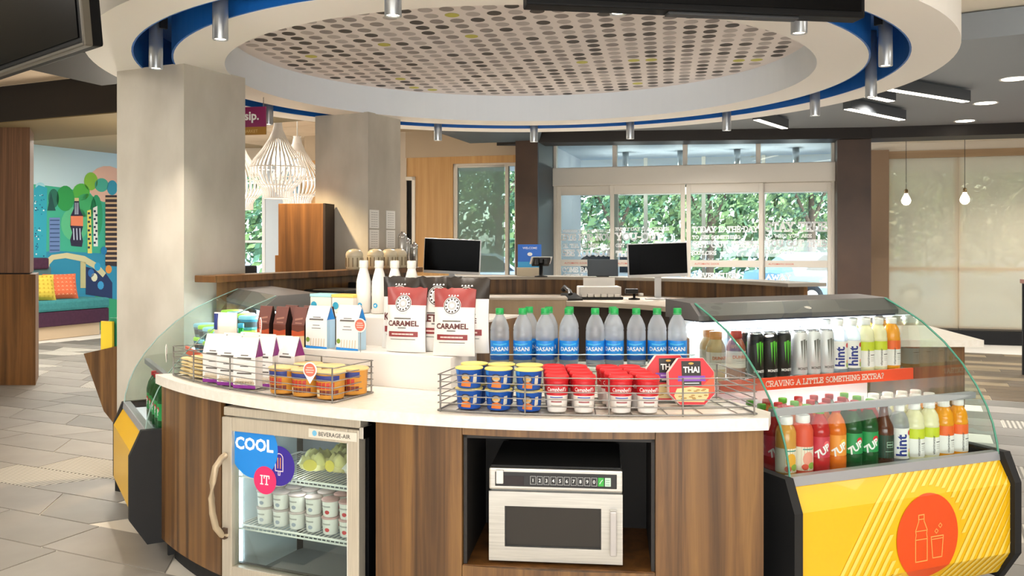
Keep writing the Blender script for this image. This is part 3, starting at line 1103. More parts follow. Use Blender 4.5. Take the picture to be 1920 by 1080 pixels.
# the three stickers on the door
for nm, x, z, rx, rz_, c in (('blue_sticker', -.178, .655, .118, .118, '#1684dd'), ('purple_sticker', -.058, .598, .078, .078, '#33208f'), ('pink_sticker', -.122, .535, .055, .055, '#dc2a66')):
    m = MB()
    sm = mat(nm, c, .45)
    dd = {'blue_sticker': .0012, 'purple_sticker': .0006, 'pink_sticker': .0018}[nm]
    if nm == 'blue_sticker':
        P = [(x+rx*math.cos(2*PI*k/40), min(z+rz_*math.sin(2*PI*k/40), .716)) for k in range(40)]
        P = [(max(a, -.274), b) for a, b in P]
        m.flat(P, sm, None, -.0175+dd)
        m.text('COOL', -.176, .648, .066, mat('sticker white', '#f7f7f5', .5), None, -.0175+dd+.0003, 'c', .035)
    else:
        m.disc(x, z, rx, rz_, sm, None, -.0175+dd, 36)
    if nm == 'pink_sticker':
        slab(m, 'IT', x, z-.018, .038, mat('sticker white'), None, -.0175+dd+.0003, 'c', None, .13)
    if nm == 'purple_sticker':
        sw = mat('popsicle line', '#efd9e0', .5)
        fo = lambda a, b, d: (a+.004, .0165, b)
        L = [(x-.018, z-.02), (x-.018, z+.03)]+[(x+.018*math.cos(PI-PI*k/8), z+.03+.018*math.sin(PI-PI*k/8)) for k in range(9)]+[(x+.018, z-.02)]
        m.line(L, .0035, sw, fo, 0, True)
        m.line([(x-.006, z-.008), (x-.006, z+.03)], .004, mat('popsicle orange', '#e8964a', .5), fo)
        m.line([(x+.006, z-.008), (x+.006, z+.03)], .004, mat('popsicle orange'), fo)
        m.line([(x-.004, z-.02), (x-.004, z-.036), (x+.004, z-.036), (x+.004, z-.02)], .003, sw, fo)
    m.build(nm, door)
fmat = Matrix.Translation((-.864, 3.389, 0)) @ Matrix.Rotation(R(-23.9), 4, 'Z')
def in_fridge(x, y, z):
    return tuple(fmat @ Vector((x, y, z)))

# ------------------------------------------------------------------ microwave
mwv = thing('microwave', 'stainless steel commercial microwave in the dark niche of the counter', 'microwave', (.152, 3.085, .335), R(-6))
m = MB()
m.box(-.232, .03, .012, .232, .40, .335, STEEL, .004)
m.box(-.228, .01, .338, .228, .39, .345, MATBLACK, .002)
m.build('housing', mwv)
m = MB()
m.box(-.234, -.005, .262, .234, .03, .338, STEEL, .006)
pan = m.build('control_panel', mwv)
m = MB()
m.box(-.212, -.0085, .275, .214, -.004, .325, BLACK, .002)
m.build('keypad_panel', pan)
m = MB()
m.box(-.196, -.0095, .280, -.11, -.008, .312, mat('unlit display', '#241c20', .2))
m.build('display', pan)
for k in range(12):
    x = -.088+k*.0237
    m = MB()
    cm = mat('key black', '#151517', .4)
    if k == 10:
        cm = mat('key green', '#2fa53a', .4)
    if k == 11:
        cm = mat('key pale', '#b9d3c4', .4)
    kw = mat('key outline', '#b9b9b9', .5)
    m.box(x, -.0105, .284, x+.0205, -.0085, .314, cm, .0008)
    if k < 10:
        m.line([(x+.001, .285), (x+.0195, .285), (x+.0195, .313), (x+.001, .313)], .0012, kw, None, .0108, True)
        m.text(str((k+1) % 10), x+.010, .293, .017, mat('key digit', '#e8e8e8', .5), None, .0109, 'c', .01)
    elif k == 10:
        m.line([(x+.006, .293), (x+.010, .300), (x+.015, .306)], .002, mat('key digit'), None, .0109)
    else:
        m.line([(x+.004, .290), (x+.016, .290)], .0015, mat('key mark', '#5b7a68', .5), None, .0109)
        m.line([(x+.004, .298), (x+.016, .298)], .0015, mat('key mark'), None, .0109)
        m.line([(x+.004, .306), (x+.016, .306)], .0015, mat('key mark'), None, .0109)
    m.build('key', pan)
m = MB()
m.box(-.208, -.016, .284, -.182, -.006, .333, mat('sensor cap', '#d6d6d2', .3), .004)
m.build('latch_cap', pan)
m = MB()
for x0, z0, x1, z1 in ((-.234, .012, -.178, .256), (.160, .012, .234, .256), (-.178, .012, .160, .062), (-.178, .205, .160, .256)):
    m.box(x0, -.006, z0, x1, .028, z1, STEEL)
md = m.build('door', mwv)
m = MB()
m.box(-.178, .004, .062, .160, .012, .205, mat('oven glass', '#2c2a29', .12))
m.line([(-.176, .064), (.158, .064), (.158, .203), (-.176, .203)], .004, BLACK, None, -.002, True)
m.build('window', md)
m = MB()
m.box(.190, -.038, .050, .213, -.026, .205, mat('handle steel', '#b3afae', .35, .5), .004)
m.box(.190, -.030, .183, .213, -.004, .205, mat('handle block', '#e3e3e1', .35), .003)
m.box(.193, -.030, .048, .210, -.004, .066, mat('handle block'), .003)
m.build('handle', md)
for sx in (-.2, .2):
    for sy in (.05, .36):
        m = MB()
        m.lathe([(0, 0), (.016, 0), (.018, .012), (0, .012)], 12, BLACK, Matrix.Translation((sx, sy, .0)))
        m.build('foot', mwv)

# ------------------------------------------------------------------ refrigerated display cases
YEL = mat('yellow vinyl wrap', '#e4b208', .38, coat=.2)
YELP = mat('pale yellow stripe', '#e9cc62', .4)
ORG = mat('orange disc print', '#d94a10', .42)
ORL = mat('peach line print', '#f3a65a', .45)
CASEW = mat('case liner white', '#e9eef2', .4)
CASEG = mat('case grey', '#54545a', .45)
RAIL = mat('satin rail', '#aeb0b6', .35, .4)
PROF = [(.052, .592), (.060, .64), (.087, .705), (.125, .78), (.178, .855), (.25, .945), (.344, 1.028), (.46, 1.105), (.57, 1.16), (.66, 1.20)]
PROF = [(.052, .592), (.058, .64), (.078, .715), (.108, .785), (.155, .86), (.225, .945), (.32, 1.03), (.44, 1.11), (.56, 1.165), (.66, 1.205)]
def front(y0, z0, y1, z1):
    """print on the lower front: local (x, height) to the folded yellow sheet"""
    return lambda x, h, d: (x, -.001-d, h) if .2 <= h <= .483 else ((x, (h-.483)*.57-.001-d, h) if h > .483 else (x, (.2-h)*.6-.001-d, h))
def make_case(label, P0, ang, L, near_end):
    r = thing('display_case', label, 'display case', (*P0, 0), R(ang))
    hexa = [(.86, .08), (.055, .08), (-.022, .20), (-.022, .49), (.030, .605), (.86, .605)]
    MY = Matrix(((0, 0, 1, 0), (1, 0, 0, 0), (0, 1, 0, 0), (0, 0, 0, 1)))      # prism axes (y,z,x)
    for x0 in (-.038, L):
        m = MB()
        if not near_end and x0 < 0:
            hexa = [(.86, .08), (.06, .10), (.0, .20), (.0, .483), (.045, .60), (.86, .605)]
        else:
            hexa = [(.86, .08), (.055, .08), (-.022, .20), (-.022, .49), (.030, .605), (.86, .605)]
        m.prism(hexa, x0, x0+.038, MATBLACK, MY)
        m.build('end_panel', r)
    m = MB()
    m.prism([(.06, .10), (0, .20), (0, .483), (.05, .57), (.07, .57), (.02, .48), (.02, .20), (.07, .11)], 0, L, YEL, MY)
    fp = m.build('front_panel', r)
    m = MB()
    m.prism([(.045, .568), (.05, .603), (.085, .603), (.085, .568)], 0, L, RAIL, MY)
    m.build('rail', r)
    m = MB()
    m.box(0, .07, .10, L, .84, .555, CASEG)
    m.box(0, .085, .555, L, .77, .565, CASEW)
    m.build('base', r)
    m = MB()
    m.box(0, .77, .555, L, .86, 1.16, CASEG)
    m.box(.01, .765, .565, L-.01, .77, 1.13, CASEW)
    m.build('back_panel', r)
    m = MB()
    m.prism([(.60, 1.135), (.60, 1.155), (.665, 1.207), (.86, 1.215), (.86, 1.135)], -.02, L+.02, mat('case canopy grey', '#5d5a58', .4), MY)
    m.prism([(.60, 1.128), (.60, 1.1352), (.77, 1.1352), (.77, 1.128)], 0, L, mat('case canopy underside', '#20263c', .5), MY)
    m.build('canopy', r)
    m = MB()
    for yy, zz in ((.70, 1.118), (.755, 1.09)):
        m.tube([(.03, yy, zz), (L-.03, yy, zz)], .008, 8, mat('case lamp', '#eef3ff', .5, emit=7))
    m.build('light_tube', r)
    m = MB()
    vs, fs = [], []
    for y, z in PROF:
        vs += [(0.004, y, z), (L-.004, y, z)]
    for i in range(len(PROF)-1):
        fs.append([2*i, 2*i+1, 2*i+3, 2*i+2])
    m.add(vs, fs, CASEGLASS, True)
    m.build('curved_glass', r)
    for x0 in (.0, L-.006):
        m = MB()
        m.prism(PROF+[(.77, 1.20), (.77, .60)], x0, x0+.006, CASEGLASS, MY)
        sg = m.build('side_glass', r)
        m = MB()
        m.tube([(x0+.003, y, z) for y, z in PROF], .0044 if near_end else .003, 6, GRIM if near_end else mat('pale glass edge', '#8fa79f', .2))
        m.build('glass_edge', sg)
    m = MB()
    m.box(.006, .155, .806, L-.006, .180, .834, RAIL, .003)
    m.build('glass_joint', r)
    m = MB()
    m.box(.01, .50 if near_end else .38, .872, L-.01, .765, .880, mat('shelf white', '#eef0f2', .4))
    for x0 in (.05, L-.07):
        m.box(x0, .60, .845, x0+.012, .765, .872, RAIL)
    m.build('shelf', r)
    return r, fp
CASE_R = ((1.04, 3.19), 22.4, 1.08)
CASE_L = ((-1.725-.5*.88, 4.02+.866*.88), -60.0, .84)
case_r, fp = make_case('yellow fronted curved glass drinks case with an orange disc of bottle and cup', *CASE_R, True)
case_l, fpl = make_case('smaller yellow fronted glass display case between the plaster column and the counter end', *CASE_L, False)
for P0, ang, L in (CASE_R, CASE_L):
    M_ = Matrix.Translation((*P0, 0)) @ Matrix.Rotation(R(ang), 4, 'Z')
    lamp('case_lamp', 'AREA', tuple(M_ @ Vector((L/2, .68, 1.105))), 12*LK, (.95, .97, 1), (R(-18), 0, R(ang)), shape='RECTANGLE', size=L-.1, size_y=.05)
    lamp('case_lamp', 'AREA', tuple(M_ @ Vector((L/2, .53, .868))), 5*LK, (.97, .98, 1), (R(-12), 0, R(ang)), shape='RECTANGLE', size=L-.1, size_y=.03)
# printed stripes and disc on the big case
fn = front(0, 0, 0, 0)
st = MB()
Lc = 1.08
def run(h):
    return (min(h, .483)-.1)*.68+max(0, h-.483)*1.5
def clipstripe(x0, w0, sl, lo, hi):
    """slanting stripe, cut along the fold so that it follows the sheet"""
    for a, b in ((lo, min(hi, .2)), (max(lo, .2), min(hi, .483)), (max(lo, .483), hi)):
        if b <= a:
            continue
        xa, xb = x0+run(a), x0+run(b)
        q = [(xa, a), (xa+w0, a), (xb+w0, b), (xb, b)]
        if min(p[0] for p in q) < 0 or max(p[0] for p in q) > Lc:
            k = [(min(max(p[0], 0), Lc), p[1]) for p in q]
            if max(p[0] for p in k)-min(p[0] for p in k) < .005:
                continue
            q = k
        st.flat(q, YELP, fn, .0012)
DX, DZ, DR = .625, .322, .160
for k in range(34):
    x0 = .10+k*.0400
    # leave a margin of plain yellow round the disc
    segs, cur = [], None
    for i in range(61):
        h = .105+i*(.465/60)
        x = x0+run(h)
        ok = ((x+.0095-DX)**2+(h-DZ)**2)**.5 > DR+.03 and x < Lc-.005
        if ok and cur is None:
            cur = h
        if (not ok or i == 60) and cur is not None:
            segs.append((cur, h))
            cur = None
    for a, b in segs:
        if b-a > .012:
            clipstripe(x0, .019, .68, a, b)
st.build('stripe_print', fp)
m = MB()
N = 56
P = [(DX+DR*math.cos(2*PI*k/N), DZ+DR*1.06*math.sin(2*PI*k/N)) for k in range(N)]
def cut(poly, lo, hi):
    for lim, keep in ((lo, 1), (hi, -1)):
        out = []
        for i, p in enumerate(poly):
            q = poly[(i+1) % len(poly)]
            pin, qin = keep*(p[1]-lim) >= 0, keep*(q[1]-lim) >= 0
            if pin:
                out.append(p)
            if pin != qin:
                t = (lim-p[1])/(q[1]-p[1])
                out.append((p[0]+(q[0]-p[0])*t, lim))
        poly = out
    return poly
for lo, hi in ((.1, .2), (.2, .483), (.483, .57)):
    m.flat(cut(P, lo, hi), ORG, fn, .002)
bx, bz = DX-.035, DZ-.09
m.line([(bx-.03, bz), (bx+.03, bz), (bx+.03, bz+.09), (bx+.027, bz+.105), (bx+.03, bz+.12), (bx+.014, bz+.155), (bx+.014, bz+.18), (bx-.014, bz+.18), (bx-.014, bz+.155), (bx-.03, bz+.12), (bx-.027, bz+.105), (bx-.03, bz+.09)], .004, ORL, fn, .003, True)
m.line([(bx-.014, bz+.163), (bx+.014, bz+.163)], .003, ORL, fn, .003)
m.line([(bx-.029, bz+.118), (bx+.029, bz+.118)], .003, ORL, fn, .003)
m.line([(bx-.028, bz+.085), (bx+.028, bz+.085)], .003, ORL, fn, .003)
gx = DX+.05
m.line([(gx-.026, bz+.005), (gx+.022, bz+.005), (gx+.030, bz+.088), (gx-.034, bz+.088)], .004, ORL, fn, .003, True)
m.line([(gx-.032, bz+.078), (gx+.029, bz+.078)], .003, ORL, fn, .003)
for dx, dz, s in ((-.006, .108, .009), (.014, .128, .009)):
    m.line([(gx+dx-s, bz+dz), (gx+dx, bz+dz+s), (gx+dx+s, bz+dz), (gx+dx, bz+dz-s)], .003, ORL, fn, .003, True)
m.build('disc_print', fp)
# orange shelf strip with its line of lettering
sp = MB()
sp.box(.01, .488, .842, Lc-.006, .4995, .893, mat('orange shelf strip', '#f0512c', .45))
sw = mat('strip lettering', '#fbeee6', .5)
slab(sp, 'CRAVING A LITTLE SOMETHING EXTRA?', .24, .855, .026, sw, lambda x, y, d: (x, .488-d, y), .0008)
strip = sp.build('shelf_strip', case_r)
sp = MB()
sp.box(.01, .368, .850, .82, .3795, .890, mat('orange shelf strip'))
sp.build('shelf_strip', case_l)
def in_case(case, x, y, z):
    P0, ang, L = case
    v = Matrix.Translation((*P0, 0)) @ Matrix.Rotation(R(ang), 4, 'Z') @ Vector((x, y, z))
    return tuple(v)

# ------------------------------------------------------------------ reception desk inside the kiosk
rdk = thing('reception_desk', 'curved reception desk with raised pale ledge over walnut panelling, monitors on it', 'desk', (RC[0], RC[1], 0))
m = MB()
m.arcbox(O, 1.98, 2.30, 108, 208, 1.165, 1.19, mat('ledge stone', '#8f8a82', .4), 40)
m.build('ledge', rdk)
m = MB()
m.arcbox(O, 2.14, 2.17, 109, 207, .0, 1.165, WOODK, 40)
m.build('panel', rdk)
m = MB()
m.arcbox(O, 1.12, 2.14, 114, 203, 1.00, 1.035, mat('worktop laminate', '#d9cdbd', .5), 36)
m.build('worktop', rdk)
m = MB()
m.arcbox(O, 1.30, 1.32, 118, 196, .0, 1.00, mat('desk kick panel', '#57504e', .6), 30)
m.build('modesty_panel', rdk)
# low side counter to the right
lowc = thing('side_counter', 'low counter with cream top and walnut body behind the drinks case', 'counter', (2.2, 6.0, 0))
m = MB()
m.prism([(.02, -.5), (.75, -.5), (.88, .52), (.02, .52)], .822, .864, QUARTZ)
m.build('countertop', lowc)
m = MB()
m.prism([(.04, -.46), (.65, -.46), (.76, .48), (.04, .48)], .0, .822, WOODK)
m.build('body', lowc)
cab = thing('desk_cabinet', 'pale oak cabinet standing inside the kiosk behind the water bottles', 'cabinet', (.10, 6.30, 0))
m = MB()
m.box(-.28, -.14, 0, .28, .1, 1.075, wood('pale oak', [(.3, '#b39a7c'), (.7, '#c8b295')], (6, 6, .6)), .004)
m.build('body', cab)
m = MB()
m.box(-.29, -.15, 1.075, .29, .11, 1.09, mat('worktop laminate'), .003)
m.build('top', cab)

# monitors
BEZ = mat('silver monitor trim', '#c9cacc', .35, .2)
def monitor(label, loc, rz, w_, h, lift, polec, tilt=0):
    r = thing('monitor', label, 'monitor', loc, rz)
    T = Matrix.Rotation(tilt, 4, 'Y')
    m = MB()
    m.box(-w_/2, -.005, lift, w_/2, .03, lift+h, BEZ, .006, T)
    c_ = m.build('casing', r)
    m = MB()
    m.box(-w_/2+.006, -.0075, lift+.024, w_/2-.006, -.004, lift+h-.006, SCREEN, 0, T)
    m.build('screen', c_)
    m = MB()
    m.box(-.025, .03, .01, .025, .055, lift+h*.5, polec, .004)
    m.build('pole', r)
    m = MB()
    m.lathe([(0, 0), (.10, 0), (.10, .008), (.03, .014), (0, .014)], 24, polec, Matrix.Translation((0, .04, 0)))
    m.build('foot', r)
    return r
monitor('black monitor on the reception ledge beside the tan wall and dark doorway', (-.505, 7.30, 1.19), R(-6), .475, .29, .03, BEZ, R(2.5))
monitor('black monitor on a grey pole in front of the glass entrance doors', (1.145, 6.85, 1.035), R(4), .47, .265, .175, BEZ, R(-2))
tb = thing('tablet', 'slate tablet seen from behind on the reception ledge, beside the pole mounted monitor', 'tablet', (.77, 7.45, 1.19), R(0))
m = MB()
m.box(-.13, 0, .006, .13, .012, .15, mat('slate tablet back', '#3d464f', .5), .005, Matrix.Rotation(R(-8), 4, 'X'))
m.build('casing', tb)
m = MB()
m.box(-.05, -.01, 0, .05, .09, .008, MATBLACK, .002)
m.build('stand', tb)
# small blue leaflet stand and card terminal
sg = thing('tabletop_sign', 'blue tabletop sign on a beige box on the reception ledge', 'sign', (.155, 7.62, 1.19), 0)
m = MB()
m.box(-.115, .0, 0, .105, .06, .075, mat('beige card box', '#c3b8a2', .7), .003)
m.build('box', sg)
m = MB()
m.box(-.105, .02, .075, .10, .028, .275, mat('sign blue', '#1c66c9', .5))
m.box(-.105, .018, .075, .10, .0195, .125, mat('sign pale blue', '#3aa0dd', .5))
m.text('WELCOME', 0, .235, .026, LETTER, None, -.0185, 'c', .01)
m.disc(0, .19, .022, .016, LETTER, None, -.0185, 14)
m.build('panel', sg)
ct = thing('card_terminal', 'black and white card payment terminal on a post, in front of the blue sign', 'payment terminal', (.245, 7.42, 1.19), R(10))
m = MB()
m.lathe([(0, 0), (.055, 0), (.055, .008), (.018, .014), (.016, .10), (0, .10)], 18, MATBLACK)
m.build('post', ct)
m = MB()
T = Matrix.Translation((0, 0, .13)) @ Matrix.Rotation(R(-35), 4, 'X')
m.box(-.075, -.05, -.015, .075, .05, .012, BLACK, .006, T)
m.box(-.09, -.052, .010, .09, .055, .016, mat('terminal white', '#e9e9e6', .4), .004, T)
m.build('reader', ct)
for k, (x, z) in enumerate(((-.05, .135), (-.015, .15), (.025, .14))):
    m = MB()
    m.box(x-.013, -.075, z-.03, x+.013, -.04, z+.012, BLACK, .004)
    m.build('key_pad', ct)
# printer, phone and odds on the worktop
pr = thing('label_printer', 'white printer with paper rows on the reception worktop', 'printer', (.69, 6.83, 1.035), R(2))
m = MB()
m.box(-.175, 0, 0, .175, .24, .02, BLACK, .003)
m.box(-.165, .03, .02, .165, .22, .10, mat('printer white', '#eceae6', .5), .008)
m.build('body', pr)
for k in range(6):
    m = MB()
    m.box(-.155+k*.052, -.005, .02, -.109+k*.052, .03, .045, mat('printer white'), .006)
    m.build('key', pr)
m = MB()
m.box(-.12, .14, .10, .13, .15, .165, mat('paper', '#f3f1ec', .7))
m.build('paper_sheet', pr)
ph = thing('desk_phone', 'black desk phone beside the white printer on the worktop', 'telephone', (.46, 6.80, 1.035), R(15))
m = MB()
m.prism([(-.09, 0), (.09, 0), (.09, .05), (-.09, .015)], -.06, .06, BLACK, Matrix(((0, 0, 1, 0), (1, 0, 0, 0), (0, 1, 0, 0), (0, 0, 0, 1))))
m.build('base', ph)
m = MB()
m.tube([(-.04, -.09, .05), (-.04, -.07, .075), (-.04, .05, .10), (-.04, .08, .075)], [.02, .014, .014, .02], 10, BLACK)
m.build('handset', ph)
ph = thing('webcam', 'small black and white camera on the worktop by the monitor pole', 'camera', (.95, 6.84, 1.035), 0)
m = MB()
m.lathe([(0, 0), (.045, 0), (.045, .01), (.01, .016), (.01, .05), (0, .05)], 16, BLACK)
m.build('foot', ph)
m = MB()
m.box(-.07, -.02, .045, .03, .03, .085, BLACK, .008)
m.lathe([(0, 0), (.02, 0), (.02, .02), (0, .022)], 14, mat('printer white'), Matrix.Translation((.05, -.01, .03)))
m.build('head', ph)

# ------------------------------------------------------------------ bar ledge between the columns
BD = (.437, .8995)
bar = thing('bar_ledge', 'dark walnut bar with panelled side running between the two plaster columns', 'counter', (-1.81, 5.06, 0), math.atan2(BD[1], BD[0]))
m = MB()
m.box(.13, -.10, 0, 2.2, -.02, 1.245, WOODK)
m.build('panel', bar)
m = MB()
m.box(-.02, -.16, 1.245, 2.2, .0, 1.285, WOODD, .004)
m.build('ledge', bar)
bc = thing('back_counter', 'dark back counter holding black machines below the bar ledge', 'counter', (-1.62, 5.33, 0), math.atan2(BD[1], BD[0]))
m = MB()
m.box(.25, -.50, 0, 1.72, -.06, .90, WOODD)
m.build('body', bc)
m = MB()
m.box(.23, -.53, .90, 1.74, -.06, .935, mat('dark stone top', '#2a2624', .3), .003)
m.build('countertop', bc)
bmM = Matrix.Translation((-1.62, 5.33, 0)) @ Matrix.Rotation(math.atan2(BD[1], BD[0]), 4, 'Z')
for k, (x, wd, hh, txt) in enumerate(((.55, .30, .24, 'black brewing machine under the bar ledge beside the deli case top'), (1.0, .26, .27, 'black brewing machine with chrome trim under the bar ledge'), (1.42, .30, .25, 'wide black brewing machine under the bar ledge behind the white bottles'))):
    e = thing('brewing_machine', txt, 'coffee machine', tuple(bmM @ Vector((x, -.28, .935))), math.atan2(BD[1], BD[0])+R(0))
    m = MB()
    m.box(-wd/2, -.16, 0, wd/2, .16, .035, BLACK, .005)
    m.box(-wd/2, -.02, .035, wd/2, .16, hh-.07, BLACK, .005)
    m.box(-wd/2, -.16, hh-.07, wd/2, .16, hh, BLACK, .012)
    m.build('body', e)
    m = MB()
    for s in (-.06, .06):
        m.lathe([(0, 0), (.018, 0), (.022, .03), (0, .03)], 12, CHROME, Matrix.Translation((s, -.1, hh-.10)))
    m.box(-wd/2-.002, -.163, hh-.05, wd/2+.002, -.158, hh-.03, CHROME)
    m.build('spout', e)
# tall divider cabinet at the second column
tc = thing('divider_cabinet', 'tall walnut cabinet standing behind the bar in front of the second plaster column', 'cabinet', (-1.62, 6.78, 0), R(-8))
m = MB()
m.box(-.19, 0, 0, .175, .20, 1.78, WOODD, .004)
m.box(-.225, .02, 0, -.185, .18, 1.38, WOODD, .003)
m.build('body', tc)
m = MB()
m.box(.172, -.004, 0, .19, .204, 1.78, mat('cabinet end dark', '#2d1d12', .6))
m.build('side_panel', tc)
# ------------------------------------------------------------------ risers on the counter
RZ = R(-25.5)
RM = Matrix.Translation((-.247, 3.555, 0)) @ Matrix.Rotation(RZ, 4, 'Z')
def on_riser(x, y, z):
    return tuple(RM @ Vector((x, y, z)))
RWH = mat('riser white', '#f1ebe4', .45)
rs = thing('display_riser', 'white two step display riser on the counter, white bottles and popcorn bags stand on it', 'riser', (-.247, 3.555, .864), RZ)
m = MB()
m.box(-1.05, 0, 0, 0, .22, .139, RWH, .002)
m.build('lower_step', rs)
m = MB()
m.box(-.99, .22, 0, 0, .66, .266, RWH, .002)
us = m.build('upper_step', rs)
m = MB()
m.box(0, .225, 0, .006, .66, .256, WOODK)
m.build('side_panel', us)
wr_ = thing('display_riser', 'low riser with clear guard and wooden end under the water bottles', 'riser', (.33, 3.60, .864))
m = MB()
m.box(-.42, .02, 0, .42, .24, .086, RWH, .002)
m.build('platform', wr_)
m = MB()
m.box(-.42, .006, 0, .42, .010, .145, CASEGLASS)
ac = m.build('clear_guard', wr_)
m = MB()
m.tube([(-.42, .008, 0), (-.42, .008, .145), (.42, .008, .145), (.42, .008, 0)], .0022, 6, mat('acrylic edge', '#dfe8ec', .2))
m.build('guard_edge', ac)
m = MB()
m.box(.408, .11, .086, .418, .24, .20, WOODD)
m.build('end_panel', wr_)

# ------------------------------------------------------------------ wire baskets
WIRE = mat('satin steel wire', '#8f8c88', .38, .6)
def basket(label, r0, r1, a0, a1, hts, posts, name):
    b = thing('wire_basket', label, 'basket', (CC[0], CC[1], .864))
    def arc(r, z, n=26):
        return [(r*math.sin(R(a0+(a1-a0)*i/n)), -r*math.cos(R(a0+(a1-a0)*i/n)), z) for i in range(n+1)]
    m = MB()
    for z in hts:
        m.tube(arc(r1, z)+arc(r0, z)[::-1],   .0021 if z > .01 else .0035, 6, WIRE, True)
    for k in range(2):
        rr = r0+(r1-r0)*(k+1)/3
        m.tube(arc(rr, .006), .002, 5, WIRE)
    for k in range(9):
        a = R(a0+(a1-a0)*(k+.5)/9)
        m.tube([(r0*math.sin(a), -r0*math.cos(a), .004), (r1*math.sin(a), -r1*math.cos(a), .004)], .002, 5, WIRE)
    m.build('wire_rail', b)
    for a in posts:
        for rr in (r1, r0):
            m = MB()
            x, y = rr*math.sin(R(a)), -rr*math.cos(R(a))
            m.tube([(x, y, 0), (x, y, hts[-1]+.002)], .0032, 6, WIRE)
            m.build('post', b)
    return b
HT = [.005, .032, .057, .082, .107, .132]
basket('long curved wire basket at the counter edge holding noodle cups, soup cups and red trays', 2.19, 2.53, -16.4, 9.2, HT, (-16.2, -9.2, -2.6, 3.2, 9.0), 0)
basket('curved wire basket at the counter edge holding white pouches and snack cups', 2.28, 2.53, -52.3, -26.2, HT, (-52, -46.5, -39.5, -33, -26.4), 0)
def arcpos(a, r, z):
    return (CC[0]+r*math.sin(R(a)), CC[1]-r*math.cos(R(a)), z)

# ------------------------------------------------------------------ drinks
def pet(name, c, alpha=.5, rough=.12):
    return mat(name, c, rough, 0, alpha, 0, .5)
PET = glassy('clear bottle plastic', '#f6fafd', .9, .06, .36, '#f4f8fd')
GREENCAP = mat('green cap', '#159a4a', .4)
BLUELAB = mat('blue label', '#1c86dc', .4)
BLUEDARK = mat('blue label dark', '#1450a0', .4)
PRINTW = mat('print white', '#f6f6f4', .5)
def water():
    r = thing('water_bottle', '', 'bottle')
    m = MB()
    m.lathe([(0, .002), (.028, .0), (.035, .006), (.036, .02), (.0345, .028), (.0345, .108), (.036, .112), (.036, .145), (.0345, .15), (.036, .156), (.033, .172), (.024, .196), (.0145, .214), (.0135, .224)], 24, PET)
    m.build('body', r)
    m = MB()
    m.lathe([(.0362, .028), (.0362, .046), (.0362, .108)], 28, [BLUEDARK, BLUELAB])
    fn = cyl(.0363)
    m.text('DASANI', 0, .066, .023, PRINTW, fn, .0004, 'c', .02, .95)
    m.flat([(-.03, .05), (.0, .0465), (.03, .052), (.03, .058), (0, .053), (-.03, .055)], mat('label aqua', '#4fb9e8', .4), fn, .0003)
    m.flat([(-.028, .092), (0, .089), (.028, .094), (.028, .098), (0, .094), (-.028, .097)], mat('label aqua'), fn, .0003)
    m.build('label', r)
    m = MB()
    m.lathe([(.0155, .221), (.0158, .224), (.0158, .240), (.0145, .242), (0, .242)], 20, GREENCAP)
    m.lathe([(.0165, .216), (.0165, .2195), (.014, .2195)], 20, GREENCAP)
    m.build('cap', r)
    return r
WB = Stock(water())
WB.root.scale = (1.1, 1.1, 1.0)
us_ = [937, 980, 1022, 1066, 1116, 1152, 1193, 1232, 1270]
for i, u in enumerate(us_):
    y = 3.70
    WB.put(((u-960)/1650*y, y, .951), rng.uniform(-.3, .3), 'green-capped water bottle with blue label, %s from the popcorn bags in the front row' % ORD[i], 'water bottles on the riser')
for i, u in enumerate((992, 1029, 1068, 1149)):
    y = 3.785
    WB.put(((u-960)/1650*y, y, .951), rng.uniform(-.3, .3), 'green-capped water bottle half hidden in the back row, %s from the popcorn bags' % ORD[i], 'water bottles on the riser')

CANTOP = mat('can lid', '#c9ccd0', .25, .8)
def can_(body, mark, lab, base):
    r = thing('drink_can', '', 'can')
    m = MB()
    m.lathe([(0, .006), (.022, .004), (.0255, 0), (.0315, .010), (.0315, .148), (.027, .158)], 24, body)
    m.build('body', r)
    m = MB()
    m.lathe([(.027, .158), (.0275, .162), (.026, .163), (.0245, .159), (0, .159)], 24, CANTOP)
    m.build('lid', r)
    m = MB()
    fn = cyl(.0316)
    for dx, top, bot, wd in ((-.011, .128, .058, .0050), (0, .132, .045, .0055), (.011, .128, .062, .0050)):
        P = [(dx-wd/2-.003, top), (dx+wd/2+.001, top+.002), (dx+wd/2, top-.025), (dx+wd*.4, bot+.025), (dx+wd*.15, bot), (dx-wd*.3, bot+.03), (dx-wd*.55, top-.03)]
        m.flat(P, mark, fn, .0004)
    m.text(lab, 0, .024, .0125, base, fn, .0004, 'c', .03, .9)
    m.build('claw_print', r)
    return r
CB = Stock(can_(mat('can black', '#101211', .35, .3), mat('claw green', '#58c22c', .4), 'MONSTER', PRINTW))
CB.root.scale = (1.12, 1.12, 1.22)
CW = Stock(can_(mat('can white', '#dfe0e2', .35, .3), mat('claw grey', '#6f6f6a', .4), 'MONSTER', mat('claw grey')))
SHZ = .881
CW.root.scale = (1.12, 1.12, 1.22)
for row, y in enumerate((.565, .635, .705)):
    for i, x in enumerate((.246, .320, .393)):
        CB.put(in_case(CASE_R, x, y, SHZ), R(22.4), 'black energy drink can with green claw mark, %s in the %s shelf row' % (ORD[i], ORD[row]), 'black cans on the case shelf')
    for i, x in enumerate((.483, .557, .632)):
        CW.put(in_case(CASE_R, x, y, SHZ), R(22.4), 'white energy drink can with grey claw mark, %s in the %s shelf row' % (ORD[i], ORD[row]), 'white cans on the case shelf')

